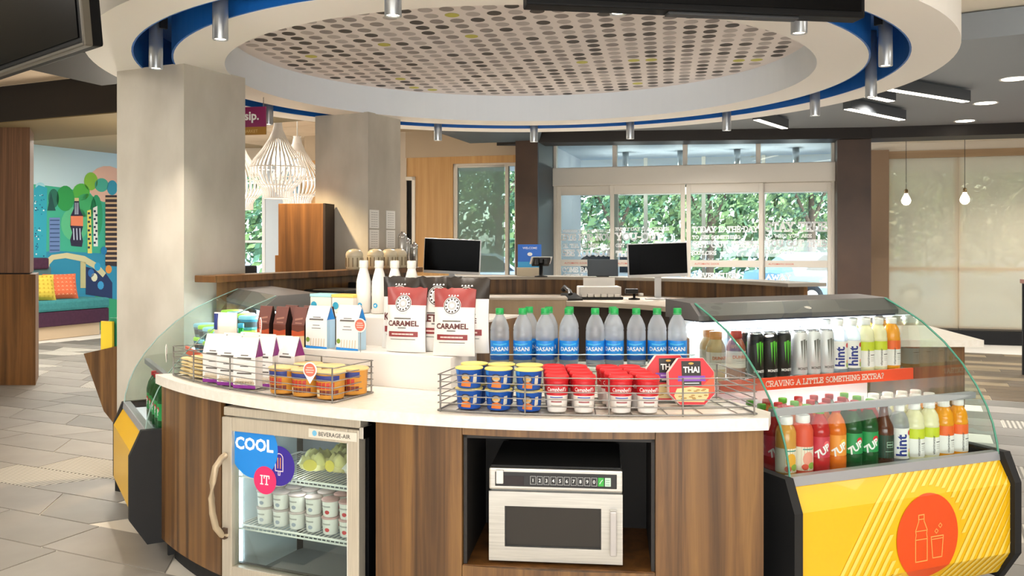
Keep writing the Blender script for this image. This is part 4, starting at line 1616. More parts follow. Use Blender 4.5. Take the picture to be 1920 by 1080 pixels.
def vit(liq, band, nm, bandtxt):
    r = thing('vitamin_drink_bottle', '', 'bottle')
    L = pet('liquid '+nm, liq, .88, .15)
    m = MB()
    m.lathe([(0, .002), (.028, 0), (.034, .006), (.035, .02), (.0345, .022), (.0345, .124), (.0352, .125), (.0352, .135), (.033, .145), (.034, .152), (.030, .172), (.021, .188), (.018, .192), (.018, .198)], 24, L)
    m.build('body', r)
    m = MB()
    W_ = mat('label white', '#f3f2ee', .5)
    m.lathe([(.0354, .02), (.0354, .088), (.0354, .125)], 26, [W_, mat('band '+nm, band, .45)])
    fn = cyl(.0355)
    m.text('vitaminwater', -.004, .024, .0135, mat('label ink', '#4a4a4a', .5), fn, .0004, 'l', .01, 1, PI/2)
    m.line([(.003, .07), (.022, .07)], .003, mat('label ink'), fn, .0004)
    m.line([(.003, .06), (.020, .06)], .0016, mat('label grey', '#b3b1ac', .5), fn, .0004)
    m.line([(.003, .053), (.021, .053)], .0016, mat('label grey'), fn, .0004)
    m.line([(.003, .046), (.018, .046)], .0016, mat('label grey'), fn, .0004)
    m.build('label', r)
    m = MB()
    m.lathe([(.0195, .195), (.0205, .197), (.0205, .216), (.019, .219), (0, .219)], 22, mat('white cap', '#f2f2f0', .45))
    m.build('cap', r)
    return r
VL = Stock(vit('#f3f0c4', '#c9d631', 'lemon', ''))
VO = Stock(vit('#f5a51f', '#f06a2a', 'orange', ''))
for S in (VL, VO):
    S.root.scale = (1.13, 1.13, 1.09)
def hint():
    r = thing('flavoured_water_bottle', '', 'bottle')
    m = MB()
    m.lathe([(0, .002), (.027, 0), (.033, .006), (.034, .02)], 24, PET)
    m.lathe([(.034, .132), (.034, .142), (.030, .165), (.020, .185), (.0155, .19), (.0155, .196)], 24, PET)
    m.lathe([(.032, .02), (.032, .132)], 24, PET)
    m.build('body', r)
    m = MB()
    m.lathe([(.0342, .02), (.0342, .132)], 26, mat('label white'))
    fn = cyl(.0343)
    m.text('hint', .003, .030, .052, mat('hint navy', '#1d2f86', .5), fn, .0004, 'l', .03, 1, PI/2)
    m.disc(.020, .115, .009, .010, mat('fruit red', '#d63a44', .5), fn, .0004, 14)
    m.disc(.021, .036, .008, .013, mat('fruit green', '#9dbb5a', .5), fn, .0004, 14)
    m.disc(.019, .05, .006, .007, mat('fruit peach', '#efb08a', .5), fn, .0005, 12)
    m.build('label', r)
    m = MB()
    m.lathe([(.017, .193), (.018, .195), (.018, .214), (.0165, .216), (0, .216)], 20, mat('white cap'))
    m.build('cap', r)
    return r
HB = Stock(hint())
HB.root.scale = (1.13, 1.13, 1.10)
for row, y in enumerate((.565, .645, .725)):
    for i, x in enumerate((.706, .783)):
        HB.put(in_case(CASE_R, x, y, SHZ), R(14), 'white-capped hint water bottle on the case shelf, %s of its pair, %s row' % (ORD[i], ORD[row]), 'hint bottles')
    for i, x in enumerate((.862, .940)):
        VL.put(in_case(CASE_R, x, y, SHZ), R(12), 'pale lemon vitamin drink on the case shelf, %s of its pair, %s row' % (ORD[i], ORD[row]), 'vitamin drinks')
    VO.put(in_case(CASE_R, 1.02, y, SHZ), R(12), 'orange vitamin drink at the end of the case shelf, %s row' % ORD[row], 'vitamin drinks')
def coffee(c, capc, nm, txt):
    r = thing('iced_coffee_bottle', '', 'bottle')
    m = MB()
    cm = mat('coffee '+nm, c, .25)
    m.lathe([(0, .002), (.030, 0), (.037, .008), (.038, .05), (.0365, .055), (.0365, .112), (.038, .118), (.037, .135), (.028, .155), (.022, .165)], 24, cm)
    m.build('body', r)
    m = MB()
    m.lathe([(.0378, .05), (.0378, .116)], 24, mat('coffee label', '#eee5da', .5))
    fn = cyl(.0379)
    m.text("DUNKIN'", 0, .088, .017, mat('dunk orange', '#e8703a', .5), fn, .0004, 'c', .03)
    m.line([(-.02, .078), (.02, .078)], .002, mat('label grey'), fn, .0004)
    m.line([(-.016, .07), (.016, .07)], .002, mat('label grey'), fn, .0004)
    m.build('label', r)
    m = MB()
    m.lathe([(.023, .165), (.0245, .167), (.0245, .192), (.023, .195), (0, .195)], 22, mat('cap '+nm, capc, .4))
    m.build('cap', r)
    return r
cc1 = Stock(coffee('#d6b98c', '#f0a35c', 'caramel', ''))
cc2 = Stock(coffee('#8a4b35', '#9c2f24', 'mocha', ''))
for S in (cc1, cc2):
    S.root.scale = (1.08, 1.08, 1.08)
cc1.put(in_case(CASE_R, .045, .57, SHZ), R(20), 'tan iced coffee bottle with orange cap, closest to the water bottles', 'iced coffee bottles')
cc1.put(in_case(CASE_R, .075, .66, SHZ), R(20), 'tan iced coffee bottle with orange cap, behind the mocha one', 'iced coffee bottles')
cc2.put(in_case(CASE_R, .148, .57, SHZ), R(20), 'brown iced coffee bottle with dark red cap beside the black cans', 'iced coffee bottles')

def soda(liq, labc, capc, nm, alpha=.85, dotc=None):
    r = thing('soda_bottle', '', 'bottle')
    L = pet('soda '+nm, liq, alpha, .12)
    m = MB()
    m.lathe([(0, .004), (.018, .0), (.029, .003), (.034, .016), (.0345, .05), (.033, .062), (.033, .132), (.0345, .140), (.034, .155), (.027, .185), (.016, .206), (.0135, .211), (.0135, .217)], 24, L)
    m.build('body', r)
    m = MB()
    m.lathe([(.0338, .06), (.0338, .134)], 26, mat('soda label '+nm, labc, .4))
    fn = cyl(.0339)
    m.disc(.006, .108, .012, .012, mat('soda dot '+nm, dotc or '#d8232f', .45), fn, .0003, 16)
    m.text('7UP', -.003, .074, .034, PRINTW, fn, .0006, 'c', .04, 1, R(38), .2)
    m.build('label', r)
    m = MB()
    m.lathe([(.015, .214), (.0155, .216), (.0155, .231), (.014, .233), (0, .233)], 20, mat('soda cap '+nm, capc, .4))
    m.build('cap', r)
    return r
SR = Stock(soda('#c92a2c', '#cf3a4c', '#62b83a', 'cherry', .8, '#ef6a72'))
SO = Stock(soda('#e8771e', '#f09a3a', '#c9282c', 'orange', .85, '#f6c24a'))
SG = Stock(soda('#175a2a', '#23954f', '#b3242c', 'green', .72, '#d8232f'))
def juice(c1, c2, nm):
    r = thing('juice_bottle', '', 'bottle')
    m = MB()
    L = pet('juice '+nm, c1, .8, .15)
    m.lathe([(0, .002), (.028, 0), (.034, .006), (.034, .16), (.028, .178), (.020, .186), (.020, .19)], 22, L)
    m.build('body', r)
    m = MB()
    fn = cyl(.0344)
    m.lathe([(.0342, .02), (.0342, .105)], 24, mat('juice label '+nm, '#efe6d2', .5))
    m.disc(0, .062, .020, .026, mat('juice fruit '+nm, c2, .5), fn, .0004, 18)
    m.disc(.012, .038, .014, .012, mat('juice leaf', '#8fb04a', .5), fn, .0005, 14)
    m.disc(-.012, .034, .012, .011, mat('juice berry', '#e0563a', .5), fn, .0005, 14)
    m.line([(-.018, .097), (.018, .097)], .004, mat('juice teal', '#3f8f86', .5), fn, .0004)
    m.build('label', r)
    m = MB()
    m.lathe([(.022, .187), (.0235, .189), (.0235, .212), (.022, .215), (0, .215)], 20, mat('white cap'))
    m.build('cap', r)
    return r
J1 = Stock(juice('#e9a94e', '#f0b13a', 'peach'))
J2 = Stock(juice('#d96a4a', '#f2a08a', 'berry'))
def brew():
    r = thing('cold_brew_bottle', '', 'bottle')
    m = MB()
    G = pet('brown bottle glass', '#5a2c16', .92, .1)
    m.lathe([(0, .002), (.028, 0), (.034, .005), (.034, .135), (.031, .15), (.018, .178), (.0145, .205), (.0145, .222)], 22, G)
    m.build('body', r)
    m = MB()
    m.lathe([(.0342, .03), (.0342, .115)], 24, mat('dark green label', '#173d2b', .5))
    fn = cyl(.0343)
    m.line([(-.012, .07), (.012, .07), (.012, .09), (-.012, .09)], .002, mat('label sage', '#8fb09a', .5), fn, .0004, True)
    m.line([(-.008, .08), (.008, .08)], .005, mat('label sage'), fn, .0004)
    m.line([(-.016, .055), (.016, .055)], .002, mat('label sage'), fn, .0004)
    m.build('label', r)
    m = MB()
    m.lathe([(.016, .218), (.017, .22), (.017, .236), (.016, .238), (0, .238)], 18, mat('dark cap', '#23272b', .4))
    m.build('cap', r)
    return r
BR = Stock(brew())
for S in (SR, SO, SG, J1, J2, BR):
    S.root.scale = (1.15, 1.15, 1.08)
DZK = .566
seq = [(J1, 'peach juice bottle with white cap and fruit label'), (J2, 'berry juice bottle with white cap and fruit label'), (SR, 'red cherry soda bottle with bright green cap'), (SO, 'orange soda bottle with red cap'),
       (SG, 'green soda bottle with red cap, beside the orange one'), (SG, 'green soda bottle with red cap, beside the brown bottle'), (BR, 'brown glass cold brew bottle with dark green label'), (HB, 'hint water bottle'),
       (VL, 'pale lemon vitamin drink next to the hint bottle'), (VL, 'pale lemon vitamin drink next to the orange ones'), (VO, 'orange vitamin drink next to the lemon ones'), (VO, 'orange vitamin drink at the end of the line')]
for row, y in enumerate((.185, .265, .345, .425)):
    for i, (S, txt) in enumerate(seq):
        if row and i in (4,) and False:
            continue
        x = .094+.0826*i
        S2 = S
        if row and i in (0, 1):
            S2, t2 = SO if i else SR, None
        elif row and i == 6:
            S2 = SR
        where_ = 'front row on the case floor' if row == 0 else '%s row on the case floor' % ORD[row]
        txt2 = txt
        if S2 is not S:
            txt2 = {SO: 'orange soda bottle with red cap, second along', SR: 'red cherry soda bottle with green cap, %s' % ('first along' if i == 0 else 'seventh along')}[S2]
        if row > 0 and S2 in (SG, SO, SR, VL, VO, HB) or row == 0:
            S2.put(in_case(CASE_R, x+.006*row, y, DZK), R(16), txt2+', '+where_, 'drinks on the case floor')

# ------------------------------------------------------------------ soup cups, noodle cups and trays in the long basket
REDL = mat('red lid', '#d8262c', .35)
def soup():
    r = thing('soup_cup', '', 'cup')
    m = MB()
    m.lathe([(0, .004), (.027, .002), (.029, 0), (.031, .006), (.0345, .062)], 26, mat('soup sleeve white', '#efe9e2', .5))
    m.lathe([(.0345, .062), (.0365, .116)], 26, mat('soup sleeve red', '#c8202a', .4))
    fn = curved(lambda x, y, d: ((.0345+.002*(y-.06)/.054*1.0+d+.0004)*math.sin(x/.0355), -(.0345+.002*(y-.06)/.054+d+.0004)*math.cos(x/.0355), y))
    m.text("Campbell's", 0, .078, .020, PRINTW, fn, .0004, 'c', .01, .78, 0, .25)
    f2 = curved(lambda x, y, d: ((.0313+.0033*(y-.006)/.056+d+.0004)*math.sin(x/.033), -(.0313+.0033*(y-.006)/.056+d+.0004)*math.cos(x/.033), y))
    m.line([(-.014, .040), (.014, .040)], .006, mat('soup print', '#a9686a', .5), f2, .0004)
    m.line([(-.016, .026), (.016, .026)], .003, mat('label grey'), f2, .0004)
    m.line([(-.018, .056), (.018, .056)], .004, mat('soup blue', '#4a5fa8', .5), f2, .0004)
    m.build('sleeve', r)
    m = MB()
    m.lathe([(.0365, .114), (.039, .115), (.039, .128), (.036, .134), (.033, .131), (0, .130)], 28, REDL)
    m.build('lid', r)
    return r
SC = Stock(soup())
SC.root.scale = (1.1, 1.1, .97)
cols = [-6.75, -4.55, -1.55, .62]
for row in range(4):
    r_ = 2.475-.080*row
    for i, a in enumerate(cols):
        SC.put(arcpos(a-.25*row, r_, .871), R(a), 'red-lidded soup cup in the wire basket, %s column, %s row' % (ORD[i], ORD[row]), 'soup cups in the basket')
def mac():
    r = thing('noodle_cup', '', 'cup')
    m = MB()
    m.lathe([(0, .003), (.036, 0), (.0385, .004), (.0435, .072), (.0450, .0735)], 28, mat('cup blue', '#1b55b0', .4))
    k = .005/.068
    fn = curved(lambda x, y, d: ((.0385+k*y+d)*math.sin(x/.041), -(.0385+k*y+d)*math.cos(x/.041), y))
    m.disc(-.004, .043, .017, .019, mat('cup ring', '#2b2f45', .5), fn, .0006, 18)
    m.disc(-.004, .045, .013, .012, mat('cup noodle', '#b5aa9a', .5), fn, .0009, 16)
    for q in range(5):
        m.disc(-.012+.004*q, .042+.004*(q % 2), .0035, .0025, mat('cup gold', '#d9a23a', .5), fn, .0012, 8)
    m.flat([(-.022, .010), (.012, .008), (.014, .026), (.0, .034), (-.018, .028)], mat('cup orange', '#e87a2a', .5), fn, .0008)
    m.flat([(.020, .022), (.034, .026), (.034, .058), (.022, .056)], mat('cup cream panel', '#d9d2c0', .5), fn, .0007)
    m.line([(-.05, .064), (.05, .064)], .010, mat('cup cobalt', '#2f7fd6', .4), fn, .0005) if False else None
    m.flat([(-.055, .056), (-.030, .056), (-.030, .072), (-.055, .072)], mat('cup cobalt', '#2f7fd6', .4), fn, .0005)
    m.build('cup_body', r)
    m = MB()
    m.lathe([(.0445, .0735), (.0468, .0735), (.0470, .078), (.0455, .080), (0, .0795)], 28, mat('yellow foil lid', '#f0dc7a', .4))
    m.build('lid', r)
    return r
MC = Stock(mac())
MC.root.scale = (1.08, 1.08, .92)
for lev in range(2):
    for row in range(2):
        for i, a in enumerate((-14.3, -11.75, -9.2)):
            MC.put(arcpos(a+.1-.3*row, 2.465-.106*row, .871+.0742*lev), R(a)+.1, 'blue noodle cup with yellow lid, %s along, %s row, %s layer' % (ORD[i], ORD[row], 'upper' if lev else 'lower'), 'noodle cups in the basket')
def tray(label, loc, rz, lean):
    r = thing('ready_meal_tray', label, 'ready meal', loc, rz)
    T = Matrix.Rotation(lean, 4, 'X')
    a, b = .086, .046
    oct_ = [(-b, 0), (b, 0), (a, .040), (a, .120), (b, .172), (-b, .172), (-a, .120), (-a, .040)]
    MZ = T @ Matrix(((1, 0, 0, 0), (0, 0, 1, 0), (0, 1, 0, 0), (0, 0, 0, 1)))
    m = MB()
    m.prism(oct_, 0, .034, mat('tray white', '#eee9e3', .5), MZ)
    inner = [(x*.93, .086+(y-.086)*.93) for x, y in oct_]
    m.prism(inner, .034, .045, mat('tray white'), MZ)
    m.build('tray', r)
    m = MB()
    fo = lambda x, y, d: tuple(T @ Vector((x, -.001-d, y)))
    full = [(x*.985, .086+(y-.086)*.985) for x, y in oct_]
    m.flat(full, mat('tray red', '#d8232f', .4), fo, .0)
    m.flat([(a*.4, .012), (a*.97, .05), (a*.97, .11), (.03, .06)], mat('tray orange red', '#ea5a30', .4), fo, .0006)
    m.flat([(-.036, .070), (.036, .070), (.036, .160), (-.036, .160)], mat('tray label black', '#1d1613', .4), fo, .0012)
    m.text('THAI', 0, .118, .030, PRINTW, fo, .0018, 'c', .03, .9)
    m.disc(0, .151, .010, .004, mat('tray gold', '#d9a84a', .5), fo, .0018, 12)
    m.flat([(-.052, .086), (.052, .086), (.050, .106), (-.050, .106)], mat('tray purple', '#7c3fae', .4), fo, .0015)
    m.line([(-.028, .096), (.028, .096)], .006, mat('tray lilac', '#cdb0e6', .5), fo, .0018)
    m.line([(-.026, .079), (.026, .079)], .003, PRINTW, fo, .0018)
    m.flat([(-.056, .012), (.042, .010), (.060, .030), (.062, .058), (.0, .066), (-.056, .060), (-.068, .034)], mat('tray noodle', '#e3cf95', .5), fo, .0014)
    rn = random.Random(2)
    for k in range(16):
        x, y = rn.uniform(-.055, .05), rn.uniform(.016, .058)
        m.disc(x, y, .008, .003, mat(rn.choice(['tray noodle pale', 'tray noodle dark']), '#f1e2ae' if k % 2 else '#b08a4a', .5), fo, .0017+.00001*k, 8)
    m.build('sleeve_print', r)
    return r
tray('red octagonal THAI noodle tray propped upright in front of its twin', arcpos(5.2, 2.35, .871), R(3), R(-10))
tray('red octagonal THAI noodle tray propped upright behind, next to the soup cups', arcpos(3.6, 2.265, .871), R(3), R(-8))

# ------------------------------------------------------------------ pouches, snack cups and packets in the other basket
def pouch(nm, w_, d_, h, front_, gus, gus2, low=None, rows=None, ridge=.62):
    r = thing(nm, '', 'pouch')
    m = MB()
    hb = h*ridge
    F = [(-w_/2, -d_/2, 0), (w_/2, -d_/2, 0), (w_/2, -d_/2, hb), (-w_/2, -d_/2, hb)]
    B = [(-w_/2, d_/2, 0), (w_/2, d_/2, 0), (w_/2, d_/2, hb), (-w_/2, d_/2, hb)]
    Rg = [(-w_/2, -.003, h), (w_/2, -.003, h), (w_/2, .003, h), (-w_/2, .003, h)]
    f0 = mat(*front_)
    m.add(F+B+Rg, [[0, 1, 2, 3], [5, 4, 7, 6], [3, 2, 9, 8], [6, 7, 11, 10], [8, 9, 10, 11], [0, 4, 5, 1]], f0)
    m.build('front_back', r)
    g1, g2 = mat(*gus), mat(*gus2)
    for sx in (-1, 1):
        m = MB()
        x = sx*w_/2
        xi = sx*(w_/2-.006)
        m.add([(x, -d_/2, 0), (x, d_/2, 0), (x, d_/2, hb), (x, -d_/2, hb), (xi, 0, 0), (xi, 0, hb)], [[0, 4, 5, 3], [4, 1, 2, 5]], g2)
        m.add([(x, -d_/2, hb), (x, d_/2, hb), (x, 0, h-.004), (xi, 0, hb)], [[0, 3, 2], [3, 1, 2]], g1)
        m.build('gusset', r)
    m = MB()
    up = lambda x, y, d: (x, -d_/2-.0006-d if y <= hb else -d_/2+(d_/2-.003)*(y-hb)/(h-hb)-.0006-d, y)
    if low:
        m.flat([(-w_/2, 0), (w_/2, 0), (w_/2, h*.07), (-w_/2, h*.07)], mat(*low), up, .0002)
    ink = mat('pouch ink', '#5f5a56', .6)
    for zz, ww, hh in rows or ():
        if zz > 0:
            m.line([(-w_*ww/2, h*zz), (w_*ww/2, h*zz)], h*hh, ink, up, .0004)
    return r, m, up
p, m, up = pouch('snack_pouch', .104, .06, .205, ('pouch white', '#f3f0ec', .5), ('pouch plum', '#7a1f6e', .5), ('pouch side', '#d9d2cc', .5), ('pouch purple', '#8a2f92', .5), ((.66, .30, .02), (.60, .56, .035), (.44, .34, .015), (.30, .6, .03)))
for k in range(7):
    m.disc(-.038+.0127*k, .022+.004*(k % 2), .009, .009, mat('cookie', '#c9b79c', .6), up, .0004, 10)
    m.disc(-.034+.0115*k, .036, .007, .006, mat('cookie pale', '#e2d6c2', .6), up, .0005, 10)
m.build('print', p)
PW = Stock(p)
for i, a in enumerate((-44.0, -41.2, -38.4)):
    for row in range(3):
        PW.put(arcpos(a+.5*row, 2.475-.068*row, .871), R(a)+R(22), 'white gable pouch with purple gussets, %s along, %s row of the basket' % (ORD[i], ORD[row]), 'white pouches in the basket')
PW.put(arcpos(-36.0, 2.34, .871), R(-30), 'white gable pouch with purple gussets, alone behind the tan-lidded cups', 'white pouches in the basket')
def snackcup():
    r = thing('snack_cup', '', 'cup')
    m = MB()
    m.lathe([(0, .003), (.044, 0), (.046, .004), (.050, .082), (.052, .084)], 28, mat('snack cup amber', '#d9963a', .45))
    fn = curved(lambda x, y, d: ((.046+.05*y+d)*math.sin(x/.048), -(.046+.05*y+d)*math.cos(x/.048), y))
    m.flat([(-.06, .058), (.06, .058), (.06, .078), (-.06, .078)], mat('snack navy', '#2f3c86', .5), fn, .0005) if False else None
    for k in range(8):
        x0 = -.06+.015*k
        m.flat([(x0, .060), (x0+.015, .060), (x0+.015, .078), (x0, .078)], mat('snack navy', '#2f3c86', .5), fn, .0005)
        if 0 < k < 7:
            m.flat([(x0, .034), (x0+.012, .034), (x0+.012, .056), (x0, .054)], mat('snack red', '#c43a2c', .5), fn, .0006)
        if k > 2:
            m.flat([(x0, .014), (x0+.013, .014), (x0+.013, .030), (x0, .030)], mat('snack brown', '#7a2f22', .5), fn, .0006)
    m.flat([(-.03, .008), (-.012, .008), (-.012, .030), (-.03, .03)], mat('snack cream', '#ead8b0', .5), fn, .0007)
    m.build('cup_body', r)
    m = MB()
    m.lathe([(.051, .083), (.0535, .083), (.0535, .088), (.051, .090), (0, .0895)], 30, mat('tan lid', '#ecc98a', .45))
    m.build('lid', r)
    return r
SN = Stock(snackcup())
SN.root.scale = (1.12, 1.12, 1.15)
for i, (a, r_) in enumerate(((-33.6, 2.463), (-30.7, 2.463), (-27.8, 2.463), (-33.3, 2.342), (-30.3, 2.342), (-27.4, 2.342))):
    SN.put(arcpos(a, r_, .871), R(a)+rng.uniform(-.2, .2), 'amber snack cup with tan lid, %s along in the %s row of the basket' % (ORD[i % 3], 'front' if i < 3 else 'back'), 'snack cups in the basket')
def packet():
    r = thing('cracker_packet', '', 'packet')
    m = MB()
    m.box(-.05, -.035, .002, .05, .035, .015, mat('packet cream', '#f0d9a0', .4), .006)
    m.build('wrapper', r)
    m = MB()
    m.flat([(-.03, -.02), (.03, -.02), (.03, .02), (-.03, .02)], mat('packet orange', '#e39a52', .5), lambda x, y, d: (x, y, .0156))
    for sx in (-1, 1):
        m.box(sx*.049, -.033, .006, sx*.058, .033, .009, mat('packet cream'))
    m.build('print', r)
    return r
PK = Stock(packet())
for i, (a, r_) in enumerate(((-50.3, 2.465), (-47.8, 2.465), (-50.0, 2.37), (-47.6, 2.37))):
    for k in range(6 if i else 5):
        PK.put(arcpos(a+rng.uniform(-.25, .25), r_, .871+.0162*k), R(a)+R(8)+rng.uniform(-.1, .1), 'cream and orange cracker packet, %s up in the %s stack of the basket' % (ORD[k], ORD[i]), 'cracker packets')
# chocolate bags and white blue pouches on the lower step
p, m, up = pouch('chocolate_bag', .078, .05, .175, ('bag brown', '#6b3a30', .35), ('bag dark', '#1d1210', .4), ('bag dark', '#1d1210', .4), None, (), .55)
m.flat([(-.039, .0), (.039, .0), (.039, .05), (-.039, .045)], mat('bag cream', '#efd6a4', .5), up, .0004)
m.flat([(-.039, .045), (.039, .05), (.039, .075), (0, .066), (-.039, .072)], mat('bag amber', '#c9542c', .5), up, .0005)
m.line([(-.02, .12), (.018, .126)], .008, mat('bag tan', '#9a6a58', .5), up, .0005)
m.line([(-.016, .105), (.02, .105)], .005, mat('bag tan'), up, .0005)
m.build('print', p)
CH = Stock(p)
for i, (x, y) in enumerate(((-1.00, .06), (-.905, .06), (-.80, .06), (-.93, .15), (-.83, .16), (-.74, .16))):
    CH.put(on_riser(x, y, 1.004), RZ+R(-6), 'brown chocolate bag with amber swirl, %s along in the %s row on the white step' % (ORD[i % 3], 'front' if i < 3 else 'back'), 'chocolate bags on the riser')
p, m, up = pouch('snack_pouch', .112, .062, .185, ('pouch white', '#f3f0ec', .5), ('pouch blue', '#1f86d6', .45), ('pouch pale blue', '#bcd9ea', .5), None, ((.74, .34, .02), (.69, .6, .04), (.55, .3, .015), (.48, .4, .015)), .68)
m.flat([(-.056, 0), (.056, 0), (.056, .008), (-.056, .012)], mat('pouch blue'), up, .0004)
m.disc(-.044, .038, .010, .011, mat('pouch leaf', '#7c9a3a', .5), up, .0006, 12)
for k in range(6):
    m.line([(-.03+.014*k, .012), (-.028+.014*k, .042)], .005, mat('pouch biscuit', '#d9cdb8', .6), up, .0005)
m.build('print', p)
PB = Stock(p)
PB.put(on_riser(-.69, .05, 1.004), RZ+R(2), 'white gable pouch with blue gussets beside the chocolate bags', 'white and blue pouches')
PB.put(on_riser(-.525, .05, 1.004), RZ+R(2), 'white gable pouch with blue gussets beside the popcorn bags', 'white and blue pouches')
PB.put(on_riser(-.60, .15, 1.004), RZ+R(2), 'white gable pouch with blue gussets, half hidden behind the other two', 'white and blue pouches')
def box_(label, lidc, x):
    r = thing('snack_box', label, 'box', on_riser(x, .40, 1.131), RZ)
    m = MB()
    m.box(-.062, -.04, 0, .062, .04, .075, mat('box cream', '#ece7dd', .5), .003)
    m.disc(-.04, .035, .018, .018, mat('box teal', '#2f9cc0', .5), None, .0405, 16)
    m.build('carton', r)
    m = MB()
    m.box(-.064, -.042, .075, .064, .042, .090, mat('lid '+lidc, lidc, .45), .003)
    m.build('lid', r)
box_('white snack box with pale blue lid on the top step', '#a9dbe0', -.93)
box_('white snack box with yellow lid on the top step', '#f0d06a', -.80)

# ------------------------------------------------------------------ white flasks
def flask():
    r = thing('white_flask', '', 'bottle')
    m = MB()
    m.lathe([(0, .003), (.030, 0), (.035, .006), (.0355, .13), (.034, .155), (.027, .185), (.0205, .207), (.019, .214), (.019, .218)], 28, mat('flask white', '#f1ece5', .35))
    fn = cyl(.0356)
    m.disc(.002, .04, .012, .012, mat('flask blue', '#35a6d6', .5), fn, .0004, 16)
    m.flat([(-.006, .04), (.006, .046), (.004, .034)], mat('flask white'), fn, .0007)
    m.build('body', r)
    m = MB()
    m.lathe([(.0205, .218), (.0215, .220), (.0215, .250), (.0195, .254), (0, .254)], 24, mat('flask cap', '#eae3d8', .4))
    m.lathe([(.0222, .222), (.0222, .226)], 24, mat('flask cap'))
    m.build('cap', r)
    return r
FL = Stock(flask())
for i, x in enumerate((-.719, -.63, -.542, -.448)):
    FL.put(on_riser(x, .42, 1.131), RZ, 'white flask bottle on the top step, %s from the yellow lidded box' % ORD[i], 'white flasks')

# ------------------------------------------------------------------ popcorn bags
def popbag(nm, label, loc, rz, w_, h, topc, word, lean=0, ws=.75):
    r = thing(nm, label, 'snack bag', loc, rz)
    T = Matrix.Rotation(lean, 4, 'X')
    def th(x, z):
        a, b = min(1, abs(2*x/w_)), min(1, abs(2*(z-h*.45)/(h*1.12)))
        return .003+.042*(max(0, 1-a**2.2))**.8*(max(0, 1-b**2.6))**.8
    nx, nz = 12, 14
    zc = h*.72
    rows_ = sorted([h*i/nz for i in range(nz+1) if abs(h*i/nz-zc) > .004]+[zc])
    m = MB()
    wh, tp = mat('popcorn bag white', '#f3efe9', .4), mat('bag top '+topc, topc, .32)
    rw = random.Random(len(label))
    wob = [rw.uniform(-.004, .004) for _ in range(40)]
    for sgn in (-1, 1):
        vs = [(w_*(i/nx-.5)*(1-.05*math.sin(PI*z/h)), sgn*(th(w_*(i/nx-.5), z)+(.003*math.sin(i*2.1+z*60) if .02 < z < h-.02 and 0 < i < nx else 0)), z+wob[i]*(z > h*.97)) for z in rows_ for i in range(nx+1)]
        for mm, lo, hi in ((wh, 0, zc), (tp, zc, h)):
            fs = []
            for k in range(len(rows_)-1):
                if rows_[k] >= lo-1e-6 and rows_[k+1] <= hi+1e-6:
                    for i in range(nx):
                        a = k*(nx+1)+i
                        q = [a, a+1, a+nx+2, a+nx+1]
                        fs.append(q if sgn < 0 else q[::-1])
            m.add(vs, fs, mm, True, T)
    m.build('bag', r)
    m = MB()
    fo = curved(lambda x, y, d: tuple(T @ Vector((x, -th(x, y)-.0035-d, y))))
    k = h/.27
    zc_ = h*.745
    DK = mat('bag badge dark', '#33231f', .5)
    N = 24
    for j in range(N):
        a0, a1 = 2*PI*j/N, 2*PI*(j+1)/N
        ro, ri = .034*k, .0
        m.flat([(0, zc_), (.036*k*math.cos(a0), zc_+.036*k*math.sin(a0)), (.036*k*math.cos(a1), zc_+.036*k*math.sin(a1))], PRINTW, fo, .0003)
        m.flat([(.034*k*math.cos(a0), zc_+.034*k*math.sin(a0)), (.034*k*math.cos(a1), zc_+.034*k*math.sin(a1)), (.031*k*math.cos(a1), zc_+.031*k*math.sin(a1)), (.031*k*math.cos(a0), zc_+.031*k*math.sin(a0))], DK, fo, .0008)
        if j % 2 == 0:
            m.flat([(.029*k*math.cos(a0), zc_+.029*k*math.sin(a0)), (.029*k*math.cos(a1), zc_+.029*k*math.sin(a1)), (.022*k*math.cos(a1), zc_+.022*k*math.sin(a1)), (.022*k*math.cos(a0), zc_+.022*k*math.sin(a0))], DK, fo, .0009)
        m.flat([(.018*k*math.cos(a0), zc_+.018*k*math.sin(a0)), (.018*k*math.cos((a0+a1)/2), zc_+.018*k*math.sin((a0+a1)/2)), (.009*k*math.cos((a0+a1)/2), zc_+.009*k*math.sin((a0+a1)/2)), (.009*k*math.cos(a0), zc_+.009*k*math.sin(a0))], mat('bag badge grey', '#8d8580', .5), fo, .0009)
    wd = mat('bag word', '#5a201e', .5)
    m.line([(-.035*k, h*.515), (.035*k, h*.515)], .005*k, mat('pouch ink'), fo, .0006)
    gw = glyphs(word, .015)[2]
    s = ws*w_/gw
    m.text(word, 0, h*.40, min(s, .042*k), wd, fo, .0008, 'c', .03)
    m.line([(-.016*k, h*.37), (.016*k, h*.37)], .004*k, mat('pouch ink'), fo, .0006)
    for j in range(8):
        x0 = -.36*w_+.09*w_*j
        m.flat([(x0, h*.235), (x0+.09*w_, h*.235), (x0+.09*w_, h*.315), (x0, h*.315)], mat('bag banner', '#8c3335', .5), fo, .0007)
        if 0 < j < 7:
            m.line([(x0+.02*w_, h*.275), (x0+.07*w_, h*.275)], .006*k, mat('banner ink', '#e9cfc8', .5), fo, .0012)
    m.line([(-.3*w_, h*.195), (.3*w_, h*.195)], .0025, mat('pouch ink'), fo, .0006)
    for j, dx in enumerate((-.02, -.008, .004, .016)):
        m.flat([(dx*k, h*.885), ((dx+.008)*k, h*.885), ((dx+.006)*k, h*.905), ((dx+.002)*k, h*.905)], PRINTW, fo, .0006)
    m.build('print', r)
popbag('popcorn_bag', 'white CARAMEL popcorn bag with red top, beside the white and blue pouches', on_riser(-.268, .085, 1.004), RZ+R(8), .185, .275, '#9a4442', 'CARAMEL', R(-4))
popbag('popcorn_bag', 'white CARAMEL popcorn bag with red top, beside the water bottles', on_riser(-.018, .058, 1.004), RZ+R(12), .18, .275, '#9a4442', 'CARAMEL', R(-4))
